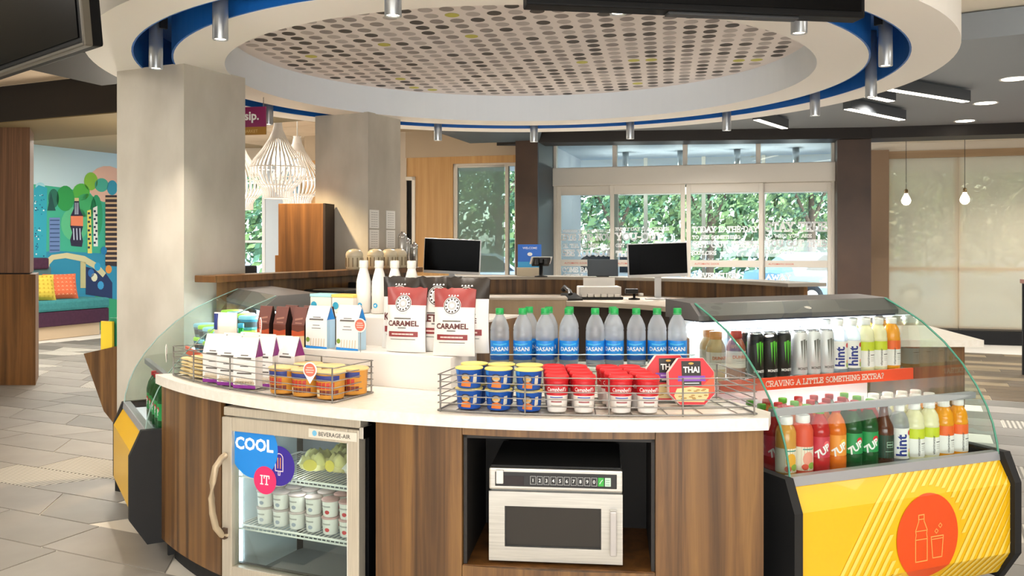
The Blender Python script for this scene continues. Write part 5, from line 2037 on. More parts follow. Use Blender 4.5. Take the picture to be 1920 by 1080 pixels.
popbag('popcorn_bag', 'white KETTLE popcorn bag with black top, wedged between the two CARAMEL bags', on_riser(-.150, .165, 1.004), RZ+R(12), .19, .318, '#2c2520', 'KETTLE', R(-3))
popbag('popcorn_bag', 'white popcorn bag with black top, behind the CARAMEL bag by the pouches', on_riser(-.345, .172, 1.004), RZ+R(6), .19, .315, '#2c2520', 'KETTLE', R(-3))
popbag('popcorn_bag', 'white popcorn bag with black top, leaning behind the CARAMEL bag by the water', on_riser(-.016, .170, 1.004), RZ+R(14), .19, .315, '#2c2520', 'KETTLE', R(-3), .5)

# ------------------------------------------------------------------ small orange price tags
def pricetag(label, loc, rz, r_, drop, foot):
    e = thing('price_tag', label, 'price tag', loc, rz)
    m = MB()
    N = 24
    P = [(r_*math.cos(2*PI*k/N), r_*math.sin(2*PI*k/N)) for k in range(N)]
    if drop:
        P = [p for p in P if p[1] > -.75*r_]
        P = sorted(P, key=lambda p: math.atan2(p[0], -p[1]))
        P.append((0, -1.75*r_)) if False else None
        P = [(0, -1.75*r_)]+[p for p in sorted(P, key=lambda p: (math.atan2(p[0], -p[1])) % (2*PI))]
    MZ = Matrix(((1, 0, 0, 0), (0, 0, 1, 0), (0, 1, 0, 0), (0, 0, 0, 1)))
    m.prism(P, 0, .0022, mat('tag white', '#f6efe9', .5), MZ)
    m.build('card', e)
    m = MB()
    m.disc(0, 0, r_*.84, r_*.84, mat('tag coral', '#e5705c', .5), None, .0006, 22)
    for z, w_ in ((.3, .8), (.0, 1.1), (-.3, .9)):
        m.line([(-w_*r_/2, z*r_), (w_*r_/2, z*r_)], r_*.14, mat('tag print', '#f3c4b6', .5), None, .0011)
    m.build('print', e)
    m = MB()
    m.tube([(0, .004, -r_*.5), (0, .004, -foot)], .0016, 6, WIRE)
    m.build('stem', e)
a = arcpos(-28.6, 2.542, .984)
pricetag('teardrop coral price tag clipped to the basket in front of the snack cups', a, R(-20), .030, True, .05)
pricetag('round coral price tag above the white and blue pouch, by the popcorn', on_riser(-.435, -.012, 1.118), RZ, .030, False, .115)
pricetag('coral price tag among the pouches and chocolate bags', arcpos(-42.5, 2.305, 1.11), R(-65), .030, True, .10)
pricetag('coral price tag at the far end of the pouch basket', arcpos(-52.6, 2.555, .975), R(-75), .030, True, .04)

# ------------------------------------------------------------------ food in the smaller case and beside it
def snackbag(label, loc, rz, w_, h, pal):
    r = thing('snack_bag', label, 'snack bag', loc, rz)
    m = MB()
    nx, nz = 8, 9
    for sgn in (-1, 1):
        vs = []
        for k in range(nz+1):
            for i in range(nx+1):
                a, b = abs(2*i/nx-1), abs(2*k/nz-1)
                vs.append((w_*(i/nx-.5), sgn*(.002+.028*(1-a*a)**.7*(1-b**3)**.8), h*k/nz))
        for k in range(nz):
            mm = mat('snackbag '+pal[min(len(pal)-1, k*len(pal)//nz)], pal[min(len(pal)-1, k*len(pal)//nz)], .35)
            m.add(vs, [[k*(nx+1)+i, k*(nx+1)+i+1, (k+1)*(nx+1)+i+1, (k+1)*(nx+1)+i] if sgn < 0 else [k*(nx+1)+i+1, k*(nx+1)+i, (k+1)*(nx+1)+i, (k+1)*(nx+1)+i+1] for i in range(nx)], mm, True)
    m.build('bag', r)
    m = MB()
    fo = curved(lambda x, y, d: (x, -.030*max(0, 1-(2*x/w_)**2)**.7*max(0, 1-abs(2*y/h-1)**3)**.8-.003-d, y))
    m.flat([(-w_*.5, h*.72), (-w_*.2, h*.72), (-w_*.28, h*.98), (-w_*.5, h*.98)], mat('snackbag navy', '#23357f', .4), fo, .0004)
    for k, (x, y, q, c) in enumerate(((-.1, .5, .16, '#e08a4a'), (.12, .42, .15, '#8fb53a'), (.2, .6, .12, '#d9d46a'), (-.15, .3, .13, '#6f9a2f'), (.05, .25, .14, '#e2603a'))):
        m.disc(x*w_, y*h, q*w_, q*w_*.8, mat('snackbag blob %d' % k, c, .5), fo, .0005+.0003*k, 12)
    m.build('print', r)
snackbag('snack bag with navy corner and pictured fruit, standing by the white pouches', (-1.33, 4.09, .865), RZ+R(4), .13, .28, ('#e9dccb', '#e9dccb', '#eee6da', '#f0ebe4'))
def tub(label, loc, lidc, bodyc):
    r = thing('salad_tub', label, 'food tub', loc, R(-60))
    m = MB()
    m.lathe([(0, .002), (.045, 0), (.048, .004), (.056, .055)], 22, pet('tub '+bodyc, bodyc, .8))
    m.build('body', r)
    m = MB()
    m.lathe([(.058, .055), (.058, .068), (.054, .073), (0, .073)], 22, mat('tub lid '+lidc, lidc, .3))
    m.build('lid', r)
    m = MB()
    m.lathe([(.0505, .016), (.0545, .043)], 22, mat('tub label', '#4f5a62', .5))
    m.build('label', r)
for i, (x, y, n_) in enumerate(((.70, .44, 2), (.57, .44, 2), (.44, .44, 2), (.31, .44, 2), (.18, .44, 2), (.68, .57, 3), (.54, .57, 3), (.40, .57, 3), (.26, .57, 3))):
    for k in range(n_):
        tub('%s lidded food tub, smaller case, %s from the counter, %s row, %s of stack' % ('lime green' if (k+i) % 2 == 0 else 'pale blue', ORD[i % 5], 'front' if i < 5 else 'back', ('bottom', 'middle', 'top')[k if n_ > 2 else 2*k]), in_case(CASE_L, x, y, SHZ+.0735*k), '#a4e04a' if (k+i) % 2 == 0 else '#8fd0e8', '#8fb0c4' if k % 2 else '#5aa8d0')
gb = thing('juice_bottle', 'tall green bottle with a blue neck standing at the front of the smaller case shelf', 'bottle', in_case(CASE_L, .78, .50, SHZ))
m = MB()
m.lathe([(0, .002), (.020, 0), (.023, .005), (.023, .11), (.012, .15), (.012, .17)], 18, pet('green drink', '#2fae4a', .85))
m.build('body', gb)
m = MB()
m.lathe([(.0135, .168), (.0145, .17), (.0145, .19), (0, .192)], 16, mat('blue cap', '#3fa7cf', .4))
m.build('cap', gb)
def wedge(label, loc, rz, fill):
    r = thing('sandwich_pack', label, 'sandwich', loc, rz)
    MY = Matrix(((0, 0, 1, 0), (1, 0, 0, 0), (0, 1, 0, 0), (0, 0, 0, 1)))
    m = MB()
    m.prism([(0, .004), (.065, .004), (.065, .115)], -.03, .03, mat('bread', '#c79a66', .8), MY)
    m.prism([(-.004, .006), (.061, .117), (.063, .117), (-.001, .006)], -.016, -.006, mat('filling '+fill, fill, .6), MY)
    m.prism([(-.004, .006), (.061, .117), (.063, .117), (-.001, .006)], .006, .016, mat('filling green', '#6f8f3a', .6), MY)
    m.build('sandwich', r)
    m = MB()
    m.prism([(-.014, 0), (.072, 0), (.072, .128)], -.036, .036, CASEGLASS, MY)
    m.build('wrapper', r)
    m = MB()
    m.flat([(-.03, .045), (.03, .045), (.03, .075), (-.03, .075)], mat('pack label red', '#d0503c', .5), lambda x, y, d: (x, -.0155+.086*y/.128, y))
    m.build('label', r)
n = 0
for row, y in enumerate((.33, .47, .61)):
    for i, x in enumerate((.74, .64, .54, .44)):
        wedge('wrapped sandwich on the floor of the smaller case, %s from the counter, %s row' % (ORD[i], ORD[row]), in_case(CASE_L, x, y, DZK), R(-60), ('#b5533a', '#d9b26a', '#a33c34')[(row+i) % 3])
for i, (x, y) in enumerate(((.79, .15), (.79, .235), (.70, .15), (.70, .235), (.61, .15), (.52, .15), (.43, .15))):
    SG.put(in_case(CASE_L, x, y, DZK), R(-60), 'green soda bottle with red cap in the smaller case, %s from the counter, %s row' % (ORD[(0, 0, 1, 1, 2, 3, 4)[i]], ORD[(0, 1, 0, 1, 0, 0, 0)[i]]), 'soda bottles in the smaller case')

# ------------------------------------------------------------------ yoghurt cups and bags in the fridge
def yog(nm, fruit):
    r = thing('yogurt_cup', '', 'cup')
    m = MB()
    m.lathe([(0, .002), (.027, 0), (.029, .003), (.033, .060), (.034, .062)], 22, mat('yogurt cup white', '#ece7e2', .45))
    fn = curved(lambda x, y, d: ((.029+.067*y+d)*math.sin(x/.031), -(.029+.067*y+d)*math.cos(x/.031), y))
    m.disc(.004, .020, .010, .008, mat('yogurt '+nm, fruit, .5), fn, .0005, 12)
    m.line([(-.016, .042), (.014, .042)], .006, mat('yogurt print', '#a9a5a2', .5), fn, .0005)
    m.build('cup_body', r)
    m = MB()
    m.lathe([(.034, .0615), (.036, .0615), (.036, .066), (.034, .068), (0, .0675)], 22, mat('yogurt lid '+nm, '#b9a7a4' if nm == 'plain' else '#c59a98', .4))
    m.build('lid', r)
    return r
YP, YS = Stock(yog('plain', '#9aa0b0')), Stock(yog('strawberry', '#c8323c'))
for lev in range(2):
    for row in range(2):
        for i in range(7):
            S = YS if i > 3 else YP
            S.put(in_fridge(-.21+.080*i, .125+.082*row, .327+.0685*lev), R(-23.9), '%s yogurt cup in the fridge, %s along, %s layer, %s row' % ('strawberry' if i > 3 else 'white', ORD[i], 'upper' if lev else 'lower', 'front' if row == 0 else 'back'), 'yogurt cups in the fridge')
for i, (x, y, rz, c, z) in enumerate(((.02, .16, .2, '#e2db94', 0), (.13, .18, -.3, '#e6dd9a', 0), (.235, .16, .1, '#e9e6dc', 0), (.06, .30, .1, '#e0d98c', 0), (.20, .31, -.2, '#efece2', 0))):
    r = thing('frozen_snack_bag', '%s frozen snack bag lying on the top fridge shelf, %s along, %s row' % ('yellow' if i in (0, 1, 3) else 'white', ORD[(0, 1, 2, 0, 1)[i]], 'front' if i < 3 else 'back'), 'snack bag', in_fridge(x, y, .541), R(-23.9)+rz, 'frozen snack bags')
    m = MB()
    nx, ny = 10, 10
    rn = random.Random(i)
    hh = [[rn.uniform(-.012, .012) for _ in range(ny+1)] for _ in range(nx+1)]
    mm = mat('frozen bag '+c, c, .35)
    for sgn in (1, -1):
        vs = []
        for a in range(nx+1):
            for b in range(ny+1):
                q, p_ = 2*a/nx-1, 2*b/ny-1
                e = max(0, 1-q**4)**.6*max(0, 1-p_**4)**.6
                vs.append((.058*q, .065*p_, .052+sgn*e*.034+(hh[a][b]*1.5*e if sgn > 0 else hh[a][b]*.2*e)))
        vs = [(x_, y_, max(z_, .001)) for x_, y_, z_ in vs]
        m.add(vs, [[a*(ny+1)+b, (a+1)*(ny+1)+b, (a+1)*(ny+1)+b+1, a*(ny+1)+b+1] if sgn > 0 else [a*(ny+1)+b+1, (a+1)*(ny+1)+b+1, (a+1)*(ny+1)+b, a*(ny+1)+b] for a in range(nx) for b in range(ny)], mm, True)
    m.build('bag', r)
    m = MB()
    m.disc(0, .05, .03, .022, mat('frozen bag picture', '#e0cf5a' if i in (0, 1, 3) else '#cfd6da', .4), lambda x, y, d: (x, -.066+(y-.05)*.15, y), 0, 14)
    m.build('label', r)
# ------------------------------------------------------------------ ceiling lights over the entrance side
def downlight(label, x, y, z=2.9, r_=.10):
    e = thing('downlight', label, 'ceiling light', (x, y, z), 0, 'round downlights in the ceiling')
    m = MB()
    m.lathe([(r_, -.001), (r_+.018, -.006), (r_+.02, .0), (r_, .0)], 26, mat('downlight trim', '#e9e9e6', .5))
    m.build('trim_ring', e)
    m = MB()
    m.lathe([(r_, -.003), (0, -.003)], 26, mat('downlight lens', '#fff1dc', .5, emit=11))
    m.build('lens', e)
    lamp('downlight_beam', 'SPOT', (x, y, z-.02), 38*SPK, (1, .94, .84), (0, 0, 0), spot_size=R(110), spot_blend=.6, shadow_soft_size=.06)
downlight('round downlight in the grey ceiling, largest of three, next to the cream ceiling', 4.35, 7.62)
downlight('round downlight in the grey ceiling, middle one of three over the brown floor', 4.80, 8.92)
downlight('round downlight in the grey ceiling, smallest of three, above the pendant bulbs', 5.25, 10.2)
downlight('small round downlight in the lounge ceiling in front of the mural', -5.0, 11.3, 3.057, .07)
def linear(label, p0, p1, wd=.075, z=2.80):
    dx, dy = p1[0]-p0[0], p1[1]-p0[1]
    L = math.hypot(dx, dy)
    e = thing('linear_light', label, 'ceiling light', (p0[0], p0[1], z), math.atan2(dy, dx), 'long grey linear ceiling lamps')
    m = MB()
    m.box(0, -wd/2, 0, L, wd/2, .10, mat('linear housing', '#4c4f52', .5), .003)
    m.build('housing', e)
    m = MB()
    m.box(.01, -wd/2+.008, -.004, L-.01, wd/2-.008, .001, GLOWL)
    m.build('lens', e)
def zp(u, v, z):
    y = (z-EYE)*1650/(460-v)
    return ((u-960)/1650*y, y)
LZ = 2.78
linear('long linear ceiling lamp, lit, nearest the canopy rim', zp(1655, 166, LZ), zp(1812, 191, LZ), .085, LZ)
linear('linear ceiling lamp with grey end face, just above the bronze column', zp(1588, 204, LZ), zp(1692, 225, LZ), .085, LZ)
linear('short linear ceiling lamp between the two longer ones', zp(1600, 175, LZ), zp(1672, 190, LZ), .085, LZ)
linear('linear ceiling lamp above the last transom pane', zp(1418, 224, LZ), zp(1472, 241, LZ), .085, LZ)

# ------------------------------------------------------------------ televisions
tvb = thing('television', 'black television hanging under the canopy, seen from below with its screen away', 'television', (.595, 2.82, 2.2), math.atan2(.16, 1.07))
m = MB()
m.box(-.56, -.03, 0, .56, .045, .66, TV, .006)
m.box(-.36, .045, .12, .36, .085, .50, TV, .01)
m.build('casing', tvb)
m = MB()
m.box(-.545, -.0335, .02, .545, -.029, .645, SCREEN)
m.build('screen', tvb)
m = MB()
m.box(-.04, .08, .30, .04, .115, .90, MATBLACK, .004)
m.box(-.15, .085, .22, .15, .10, .42, MATBLACK, .002)
m.build('ceiling_mount', tvb)
m = MB()
m.box(-.10, -.01, -.008, .34, .03, .002, mat('tv vent', '#2a2a2c', .5), .002)
m.build('speaker_vent', tvb)
tvl = thing('television', 'black television with silver trim hanging at an angle beside the canopy over the lounge', 'television', (-1.46, 3.0, 2.14), 0)
T = Matrix.Rotation(math.atan2(.50, -.57)+PI, 4, 'Z') @ Matrix.Rotation(R(6), 4, 'X')
T = Matrix.Rotation(math.atan2(-.52, .60), 4, 'Z') @ Matrix.Rotation(R(5), 4, 'X')
m = MB()
m.box(-1.12, -.0, 0, 0, .07, .68, TV, .01, T)
m.box(-1.12, .0, -.002, .004, .03, .02, mat('tv trim', '#5a554c', .4, .4), .004, T)
m.box(-.012, .0, 0, .006, .03, .68, mat('tv trim'), .004, T)
m.build('casing', tvl)
m = MB()
m.box(-1.10, -.004, .03, -.03, .001, .66, SCREEN, 0, T)
m.build('screen', tvl)
m = MB()
m.box(-.60, .07, .30, -.52, .14, .92, MATBLACK, .004, T)
m.build('ceiling_mount', tvl)

# ------------------------------------------------------------------ bulb pendants before the shades
BULB = mat('warm bulb glass', '#ffe9c4', .2, emit=5)
def bulb(label, u, v, y):
    x = (u-960)/1650*y
    z = EYE+(460-v)/1650*y
    e = thing('pendant_bulb', label, 'pendant lamp', (x, y, z), 0)
    m = MB()
    m.lathe([(0, -.10), (.03, -.095), (.058, -.065), (.066, -.03), (.052, .01), (.03, .05), (.022, .075)], 22, BULB)
    m.build('bulb', e)
    m = MB()
    m.lathe([(.024, .072), (.026, .075), (.026, .12), (.008, .135), (0, .135)], 16, mat('brass socket', '#8a7350', .35, .7))
    m.build('socket', e)
    m = MB()
    m.tube([(0, 0, .13), (0, 0, 3.0-z-.02)], .004, 6, MATBLACK)
    m.build('cord', e)
    m = MB()
    m.lathe([(0, 3.0-z-.025), (.075, 3.0-z-.02), (.075, 3.0-z), (0, 3.0-z)], 18, mat('ceiling rose', '#5d4b38', .5))
    m.build('ceiling_rose', e)
bulb('warm bulb pendant on a black cord, beside the bronze column', 1699, 372, 12.6)
bulb('warm bulb pendant on a black cord, second from the bronze column', 1809, 370, 12.3)

# ------------------------------------------------------------------ ribbed pendants in the lounge
RIB = mat('white slat', '#f2ece6', .55)
def ribbed_pendant(label, x, y, zt, s):
    e = thing('slatted_pendant', label, 'pendant lamp', (x, y, zt), 0, 'white slatted pendant lamps')
    e.scale = (s, s, s)
    prof = [(.035, 0), (.05, -.07), (.085, -.15), (.15, -.25), (.23, -.35), (.27, -.43), (.265, -.50), (.22, -.57), (.16, -.62), (.14, -.66), (.14, -.72)]
    m = MB()
    n = 36
    for k in range(n):
        a = 2*PI*k/n
        ca, sa = math.cos(a), math.sin(a)
        vs, fs = [], []
        for r, z in prof:
            for dw, dr in ((-.007, 0), (.007, 0), (.007, -.006), (-.007, -.006)):
                vs.append(((r+dr)*ca-dw*sa, (r+dr)*sa+dw*ca, z))
        for i in range(len(prof)-1):
            for j in range(4):
                fs.append([4*i+j, 4*i+(j+1) % 4, 4*i+4+(j+1) % 4, 4*i+4+j])
        m.add(vs, fs, RIB)
    tag(m.build('slat', e), kind='stuff')
    for z, r in ((0, .036), (-.43, .262), (-.60, .18), (-.72, .137)):
        m = MB()
        m.tube([(r*math.cos(2*PI*k/28), r*math.sin(2*PI*k/28), z) for k in range(28)], .006, 5, RIB, True)
        m.build('hoop', e)
    m = MB()
    m.lathe([(0, -.42), (.045, -.40), (.055, -.35), (.03, -.29), (.02, -.25), (.02, -.1), (0, -.1)], 16, mat('pendant bulb', '#fff0d8', .4, emit=3))
    m.build('bulb', e)
    m = MB()
    m.tube([(0, 0, 0), (0, 0, (3.055-zt)/s)], .006, 6, PRINTW)
    m.lathe([(0, (3.055-zt)/s-.02), (.06, (3.055-zt)/s-.015), (.06, (3.055-zt)/s), (0, (3.055-zt)/s)], 16, PRINTW)
    m.build('cord', e)
    lamp('pendant_glow', 'POINT', (x, y, zt-.50*s), 3*LK, (1, .94, .85), shadow_soft_size=.1)
ribbed_pendant('white slatted onion shaped pendant, largest and middle of three', -2.38, 8.95, 2.70, 1.06)
ribbed_pendant('white slatted onion shaped pendant, hanging lowest, close to the second plaster column', -2.38, 9.75, 2.66, 1.08)
ribbed_pendant('white slatted onion shaped pendant, mostly hidden behind the first plaster column', -3.02, 9.75, 2.62, 1.06)

lamp('lounge_point_fill', 'POINT', (-3.7, 8.7, 1.8), 45*LK, (1, .9, .76), shadow_soft_size=.15)  # unseen point lamps behind the column, added to brighten the lounge ceiling
lamp('lounge_point_fill', 'POINT', (-4.6, 12.0, 2.2), 34*LK, (1, .92, .8), shadow_soft_size=.15)
# ------------------------------------------------------------------ hanging sip sign
sg = thing('hanging_sign', 'small hanging sip. sign, plum over gold, beside the pendants', 'sign', (-1.80, 6.15, 2.23), R(-12))
m = MB()
m.box(-.14, 0, .055, .085, .012, .195, mat('sign plum', '#8a1d5c', .5))
m.box(-.14, 0, 0, .085, .012, .055, mat('sign gold', '#a5761f', .5))
m.build('panel', sg)
m = MB()
m.text('sip.', -.02, .105, .085, LETTER, None, .002, 'c', .03)
m.text('MARKET', -.03, .015, .03, mat('sign gold pale', '#d9b870', .5), None, .002, 'c', .01)
m.build('lettering', sg)
m = MB()
for sx in (-.12, .065):
    m.tube([(sx, .006, .195), (sx, .006, .58)], .003, 5, WIRE)
m.build('hanger', sg)

# ------------------------------------------------------------------ on the bar ledge: domed jars, tins, menus on the column
JG = mat('jar cream', '#ddcfae', .3)
bl = Matrix.Translation((-1.81, 5.06, 0)) @ Matrix.Rotation(math.atan2(BD[1], BD[0]), 4, 'Z')
for i, (x, q) in enumerate(((1.36, .115), (1.62, .12), (1.80, .115), (1.93, .11))):
    e = thing('lidded_jar', 'cream domed jar with brown ribs on the bar ledge, %s from the tall walnut cabinet' % ORD[i], 'jar', tuple(bl @ Vector((x, -.11+.0, 1.285))), 0, 'domed jars on the bar ledge')
    m = MB()
    m.lathe([(0, 0), (.052, 0), (.058, .01), (.06, .09), (.058, .10)], 24, JG)
    m.build('jar_body', e)
    m = MB()
    m.lathe([(.061, .098), (.061, .108), (.055, .125), (.038, .140), (.012, .146), (0, .146)], 24, mat('jar lid', '#e9dcc0', .3))
    m.build('lid', e)
    m = MB()
    for k in range(12):
        a = 2*PI*k/12
        m.tube([(.0605*math.cos(a), .0605*math.sin(a), .02), (.0605*math.cos(a), .0605*math.sin(a), .085)], .0035, 5, mat('jar rib', '#8a7350', .5))
    m.build('rib', e)
for i, (x, y, h_, r_) in enumerate(((2.02, -.08, .25, .033), (2.10, -.07, .21, .03), (2.165, -.10, .17, .028))):
    e = thing('steel_canister', 'slim steel canister at the end of the bar, %s from the jars' % ORD[i], 'canister', tuple(bl @ Vector((x, y, 1.285))), 0, 'steel canisters')
    m = MB()
    m.lathe([(0, 0), (r_, 0), (r_, h_), (r_-.004, h_+.004), (0, h_+.004)], 20, STEEL)
    m.build('tin', e)
    m = MB()
    m.lathe([(r_+.002, h_-.02), (r_+.002, h_+.006), (r_-.01, h_+.016), (.008, h_+.016), (.008, h_+.03), (0, h_+.03)], 20, CHROME)
    m.build('lid', e)
# sheets pinned to the second column
cd = (.2, .4)
L_ = math.hypot(*cd)
cdir = (cd[0]/L_, cd[1]/L_)
cm_ = Matrix.Translation((-1.117, 6.83, 0)) @ Matrix.Rotation(math.atan2(cdir[1], cdir[0]), 4, 'Z')
for i, s in enumerate((.075, .30)):
    for j, z in enumerate((1.59, 1.435, 1.28)):
        p = cm_ @ Vector((s, -.006, z))
        e = thing('pinned_sheet', 'white printed sheet on the plaster column above the jars, %s column, %s down' % (ORD[i], ORD[j]), 'paper', tuple(p), math.atan2(cdir[1], cdir[0]), 'sheets on the second column')
        m = MB()
        m.box(-.062, 0, 0, .062, .003, .145, mat('paper', '#f3f1ec', .7))
        m.build('sheet', e)
        m = MB()
        for k in range(7):
            for q in (-.03, .0, .03):
                m.line([(q-.011, .016+.018*k), (q+.011, .016+.018*k)], .004, mat('sheet print', '#b8b6b2', .6), None, .0006)
        m.build('print', e)
ch = thing('bar_chair', 'black rounded chair back behind the bar ledge', 'chair', (-2.62, 8.4, 0), R(20))
m = MB()
m.box(-.20, -.19, .70, .20, .20, .76, MATBLACK, .02)
m.build('seat', ch)
m = MB()
m.box(-.19, .15, .98, .19, .19, 1.26, MATBLACK, .018)
m.build('backrest', ch)
for sx in (-.16, .16):
    for sy in (-.16, .17):
        m = MB()
        m.tube([(sx, sy, 0), (sx*.95, sy, .71 if sy < 0 else 1.2)], .014, 8, MATBLACK)
        m.build('leg', ch)

# ------------------------------------------------------------------ lounge: pillar, sofa, pillows, brochure bin
m = MB()
m.prism([(-6.4, 9.2), (-5.04, 9.2), (-5.30, 9.75), (-6.4, 9.75)], 1.168, 3.06, WOODP)
m.prism([(-6.4, 9.17), (-4.965, 9.17), (-5.26, 9.78), (-6.4, 9.78)], 0, 1.155, WOODD)
m.prism([(-6.4, 9.22), (-5.05, 9.22), (-5.31, 9.73), (-6.4, 9.73)], 1.155, 1.168, MATBLACK)
structure(m.build('pillar_5'))
m = MB()
m.prism([(-6.45, 9.1), (-4.95, 9.1), (-5.22, 9.8), (-6.45, 9.8)], 2.80, 2.86, DARKB)
structure(m.build('trim_6'))
sf = thing('bench_sofa', 'long bench sofa with teal seat and plum base below the city mural', 'sofa', (-7.2, 13.36, 0), math.atan2(.907, .42))
TEAL = mottled('teal fabric', '#3f8f93', '#347f86', 30, .9, .1)
PLUM = mottled('plum fabric', '#4a2440', '#3d1d36', 20, .8, .05)
m = MB()
m.box(-3.6, .04, 0, 1.15, .60, .20, mat('pale plinth', '#cdb79a', .6), .004)
m.build('plinth', sf)
m = MB()
m.box(-3.6, .0, .20, 1.30, .60, .43, PLUM, .02)
m.build('base', sf)
for x0, x1 in ((-3.6, -1.2), (-1.19, 1.30)):
    m = MB()
    m.box(x0, -.015, .43, x1, .60, .60, TEAL, .04)
    m.build('seat_cushion', sf)
m = MB()
m.box(-3.6, .50, .58, .62, .62, 1.12, mat('grey teal back', '#55777c', .9), .03)
m.build('backrest', sf)
m = MB()
m.box(-3.6, .46, 1.08, .55, .63, 1.26, PLUM, .03)
m.build('top_rail', sf)
sfm = Matrix.Translation((-7.2, 13.36, 0)) @ Matrix.Rotation(math.atan2(.907, .42), 4, 'Z')
def pillow(label, x, y, c1, c2, tilt, pat):
    e = thing('throw_pillow', label, 'pillow', tuple(sfm @ Vector((x, y, .60))), math.atan2(.907, .42)+R(-20))
    T = Matrix.Rotation(tilt, 4, 'X')
    m = MB()
    n_, w_, h_ = 10, .50, .42
    for sgn in (-1, 1):
        vs = []
        for i in range(n_+1):
            for j in range(n_+1):
                a, b = 2*i/n_-1, 2*j/n_-1
                t = .09*(1-a**4)**.7*(1-b**4)**.7
                vs.append((a*w_/2*(1-.05*(1-b*b)*-1*-1), sgn*t, h_/2+b*h_/2*(1-.04*(1-a*a)*-1*-1)))
        m.add(vs, [[i*(n_+1)+j, (i+1)*(n_+1)+j, (i+1)*(n_+1)+j+1, i*(n_+1)+j+1] if sgn < 0 else [i*(n_+1)+j+1, (i+1)*(n_+1)+j+1, (i+1)*(n_+1)+j, i*(n_+1)+j] for i in range(n_) for j in range(n_)], mat('pillow '+c1, c1, .9), True, T)
    m.build('cover', e)
    m = MB()
    fo = lambda x, y, d: tuple(T @ Vector((x, -.09*max(0, 1-(2*x/w_)**4)**.7*max(0, 1-(2*y/h_-1)**4)**.7-.008-d, y)))
    for i in range(7):
        for j in range(6):
            x, y = -.19+.063*i, .05+.064*j
            if pat:
                m.flat([(x-.022, y), (x, y+.025), (x+.022, y), (x, y+.008)], mat('pillow print '+c2, c2, .9), fo)
            else:
                m.disc(x, y, .014, .014, mat('pillow print '+c2, c2, .9), fo, 0, 8)
    m.build('print', e)
pillow('yellow throw pillow on the teal bench sofa', .17, .20, '#d9c04a', '#c4a636', R(-18), False)
pillow('coral zigzag patterned throw pillow on the teal bench sofa', .62, .26, '#e2704a', '#f2b08a', R(-18), True)

bb = thing('brochure_bin', 'angular wooden brochure bin with colourful leaflets beside the plaster column', 'bin', (-2.52, 5.62, 0), R(-25))
m = MB()
m.prism([(-.16, .77), (.17, .84), (.17, .30), (.02, .42)], -.12, .12, WOODK, Matrix(((1, 0, 0, 0), (0, 0, 1, 0), (0, 1, 0, 0), (0, 0, 0, 1))))
m.build('bin_body', bb)
m = MB()
m.box(.10, -.03, 0, .16, .03, .40, MATBLACK)
m.build('stand', bb)
for k, (c, x0) in enumerate((('#f2d23a', -.03), ('#2a8f6a', .01), ('#2f6fc0', .05), ('#1d1d20', .09))):
    m = MB()
    m.box(x0, -.10+.03*k, .78, x0+.10, -.085+.03*k, .98+.02*k, mat('leaflet '+c, c, .5))
    m.build('leaflet', bb)

# ------------------------------------------------------------------ tall table at the shaded windows
ta = thing('high_table', 'high table with reddish top and black frame before the shaded windows', 'table', (5.60, 9.4, 0), R(-16))
m = MB()
m.box(-.02, -.35, 1.03, 1.5, .55, 1.075, mat('cherry top', '#9a6458', .4), .004)
m.build('tabletop', ta)
m = MB()
m.box(.05, -.27, .45, 1.45, -.25, 1.03, WOODD)
m.build('front_panel', ta)
for x in (.0, 1.44):
    for y in (-.33, .50):
        m = MB()
        m.box(x, y, 0, x+.045, y+.045, 1.03, MATBLACK)
        m.build('leg', ta)
m = MB()
m.box(.03, -.325, .40, 1.46, -.29, .44, MATBLACK)
m.build('stretcher', ta)

# ------------------------------------------------------------------ outdoors beyond the glass
m = MB()
m.box(-60, 12.8, -.25, 80, 120, -.13, mottled('asphalt', '#8f9499', '#7c8186', 2, .9, .02))
structure(m.build('ground'))
vm = Matrix.Translation((.569, 12.2, 0)) @ Matrix.Rotation(math.atan2(-.26, .966), 4, 'Z')
ves = thing('wall_vestibule', None, None, (.569, 12.2, 0), math.atan2(-.26, .966))
structure(ves)
m = MB()
m.box(-.25, .15, 0, -.15, 2.9, 3.0, mat('vestibule grey wall', '#b9bec6', .7))
m.build('side_wall', ves)
m = MB()
m.box(-.3, .12, 2.92, WL+.5, 3.0, 3.05, mat('vestibule ceiling', '#c4ccd4', .7))
m.build('vestibule_ceiling', ves)
m = MB()
m.box(-.3, .1, -.12, WL+.6, 3.0, -.005, mat('vestibule floor', '#9a9992', .6))
m.build('vestibule_floor', ves)
for s in (-.2, .95, 1.9, 2.85, WL+.35):
    m = MB()
    m.box(s-.03, 2.88, 0, s+.03, 2.95, 2.92, ALU)
    m.build('mullion', ves)
m = MB()
m.box(-.2, 2.87, 2.3, WL+.38, 2.96, 2.42, ALU)
m.build('transom_bar', ves)
for k in range(4):
    p = vm @ Vector((.75+.85*k, 1.9, 2.60))
    e = thing('vestibule_lamp', 'small cylinder lamp on the vestibule ceiling, %s from the jamb column' % ORD[k], 'ceiling light', tuple(p), 0, 'vestibule lamps')
    m = MB()
    m.lathe([(0, .32), (.05, .32), (.05, 0), (.042, 0), (.04, .01)], 16, SPUN)
    m.build('housing', e)
    m = MB()
    m.lathe([(.041, .006), (0, .006)], 16, GLOWW)
    m.build('lens', e)
    lamp('vestibule_beam', 'POINT', (p.x, p.y, 2.5), 14*SPK, (1, .96, .9), shadow_soft_size=.05)
LEAF = [vary(mottled('leaf green %d' % k, a, b, 8, .7, 0), .3) for k, (a, b) in enumerate((('#4c6a3e', '#6c8a54'), ('#6f8a50', '#94ac70'), ('#3f6046', '#5f8462')))]
BARK = mottled('bark', '#5a4a3a', '#44362a', 12, .9, .2)
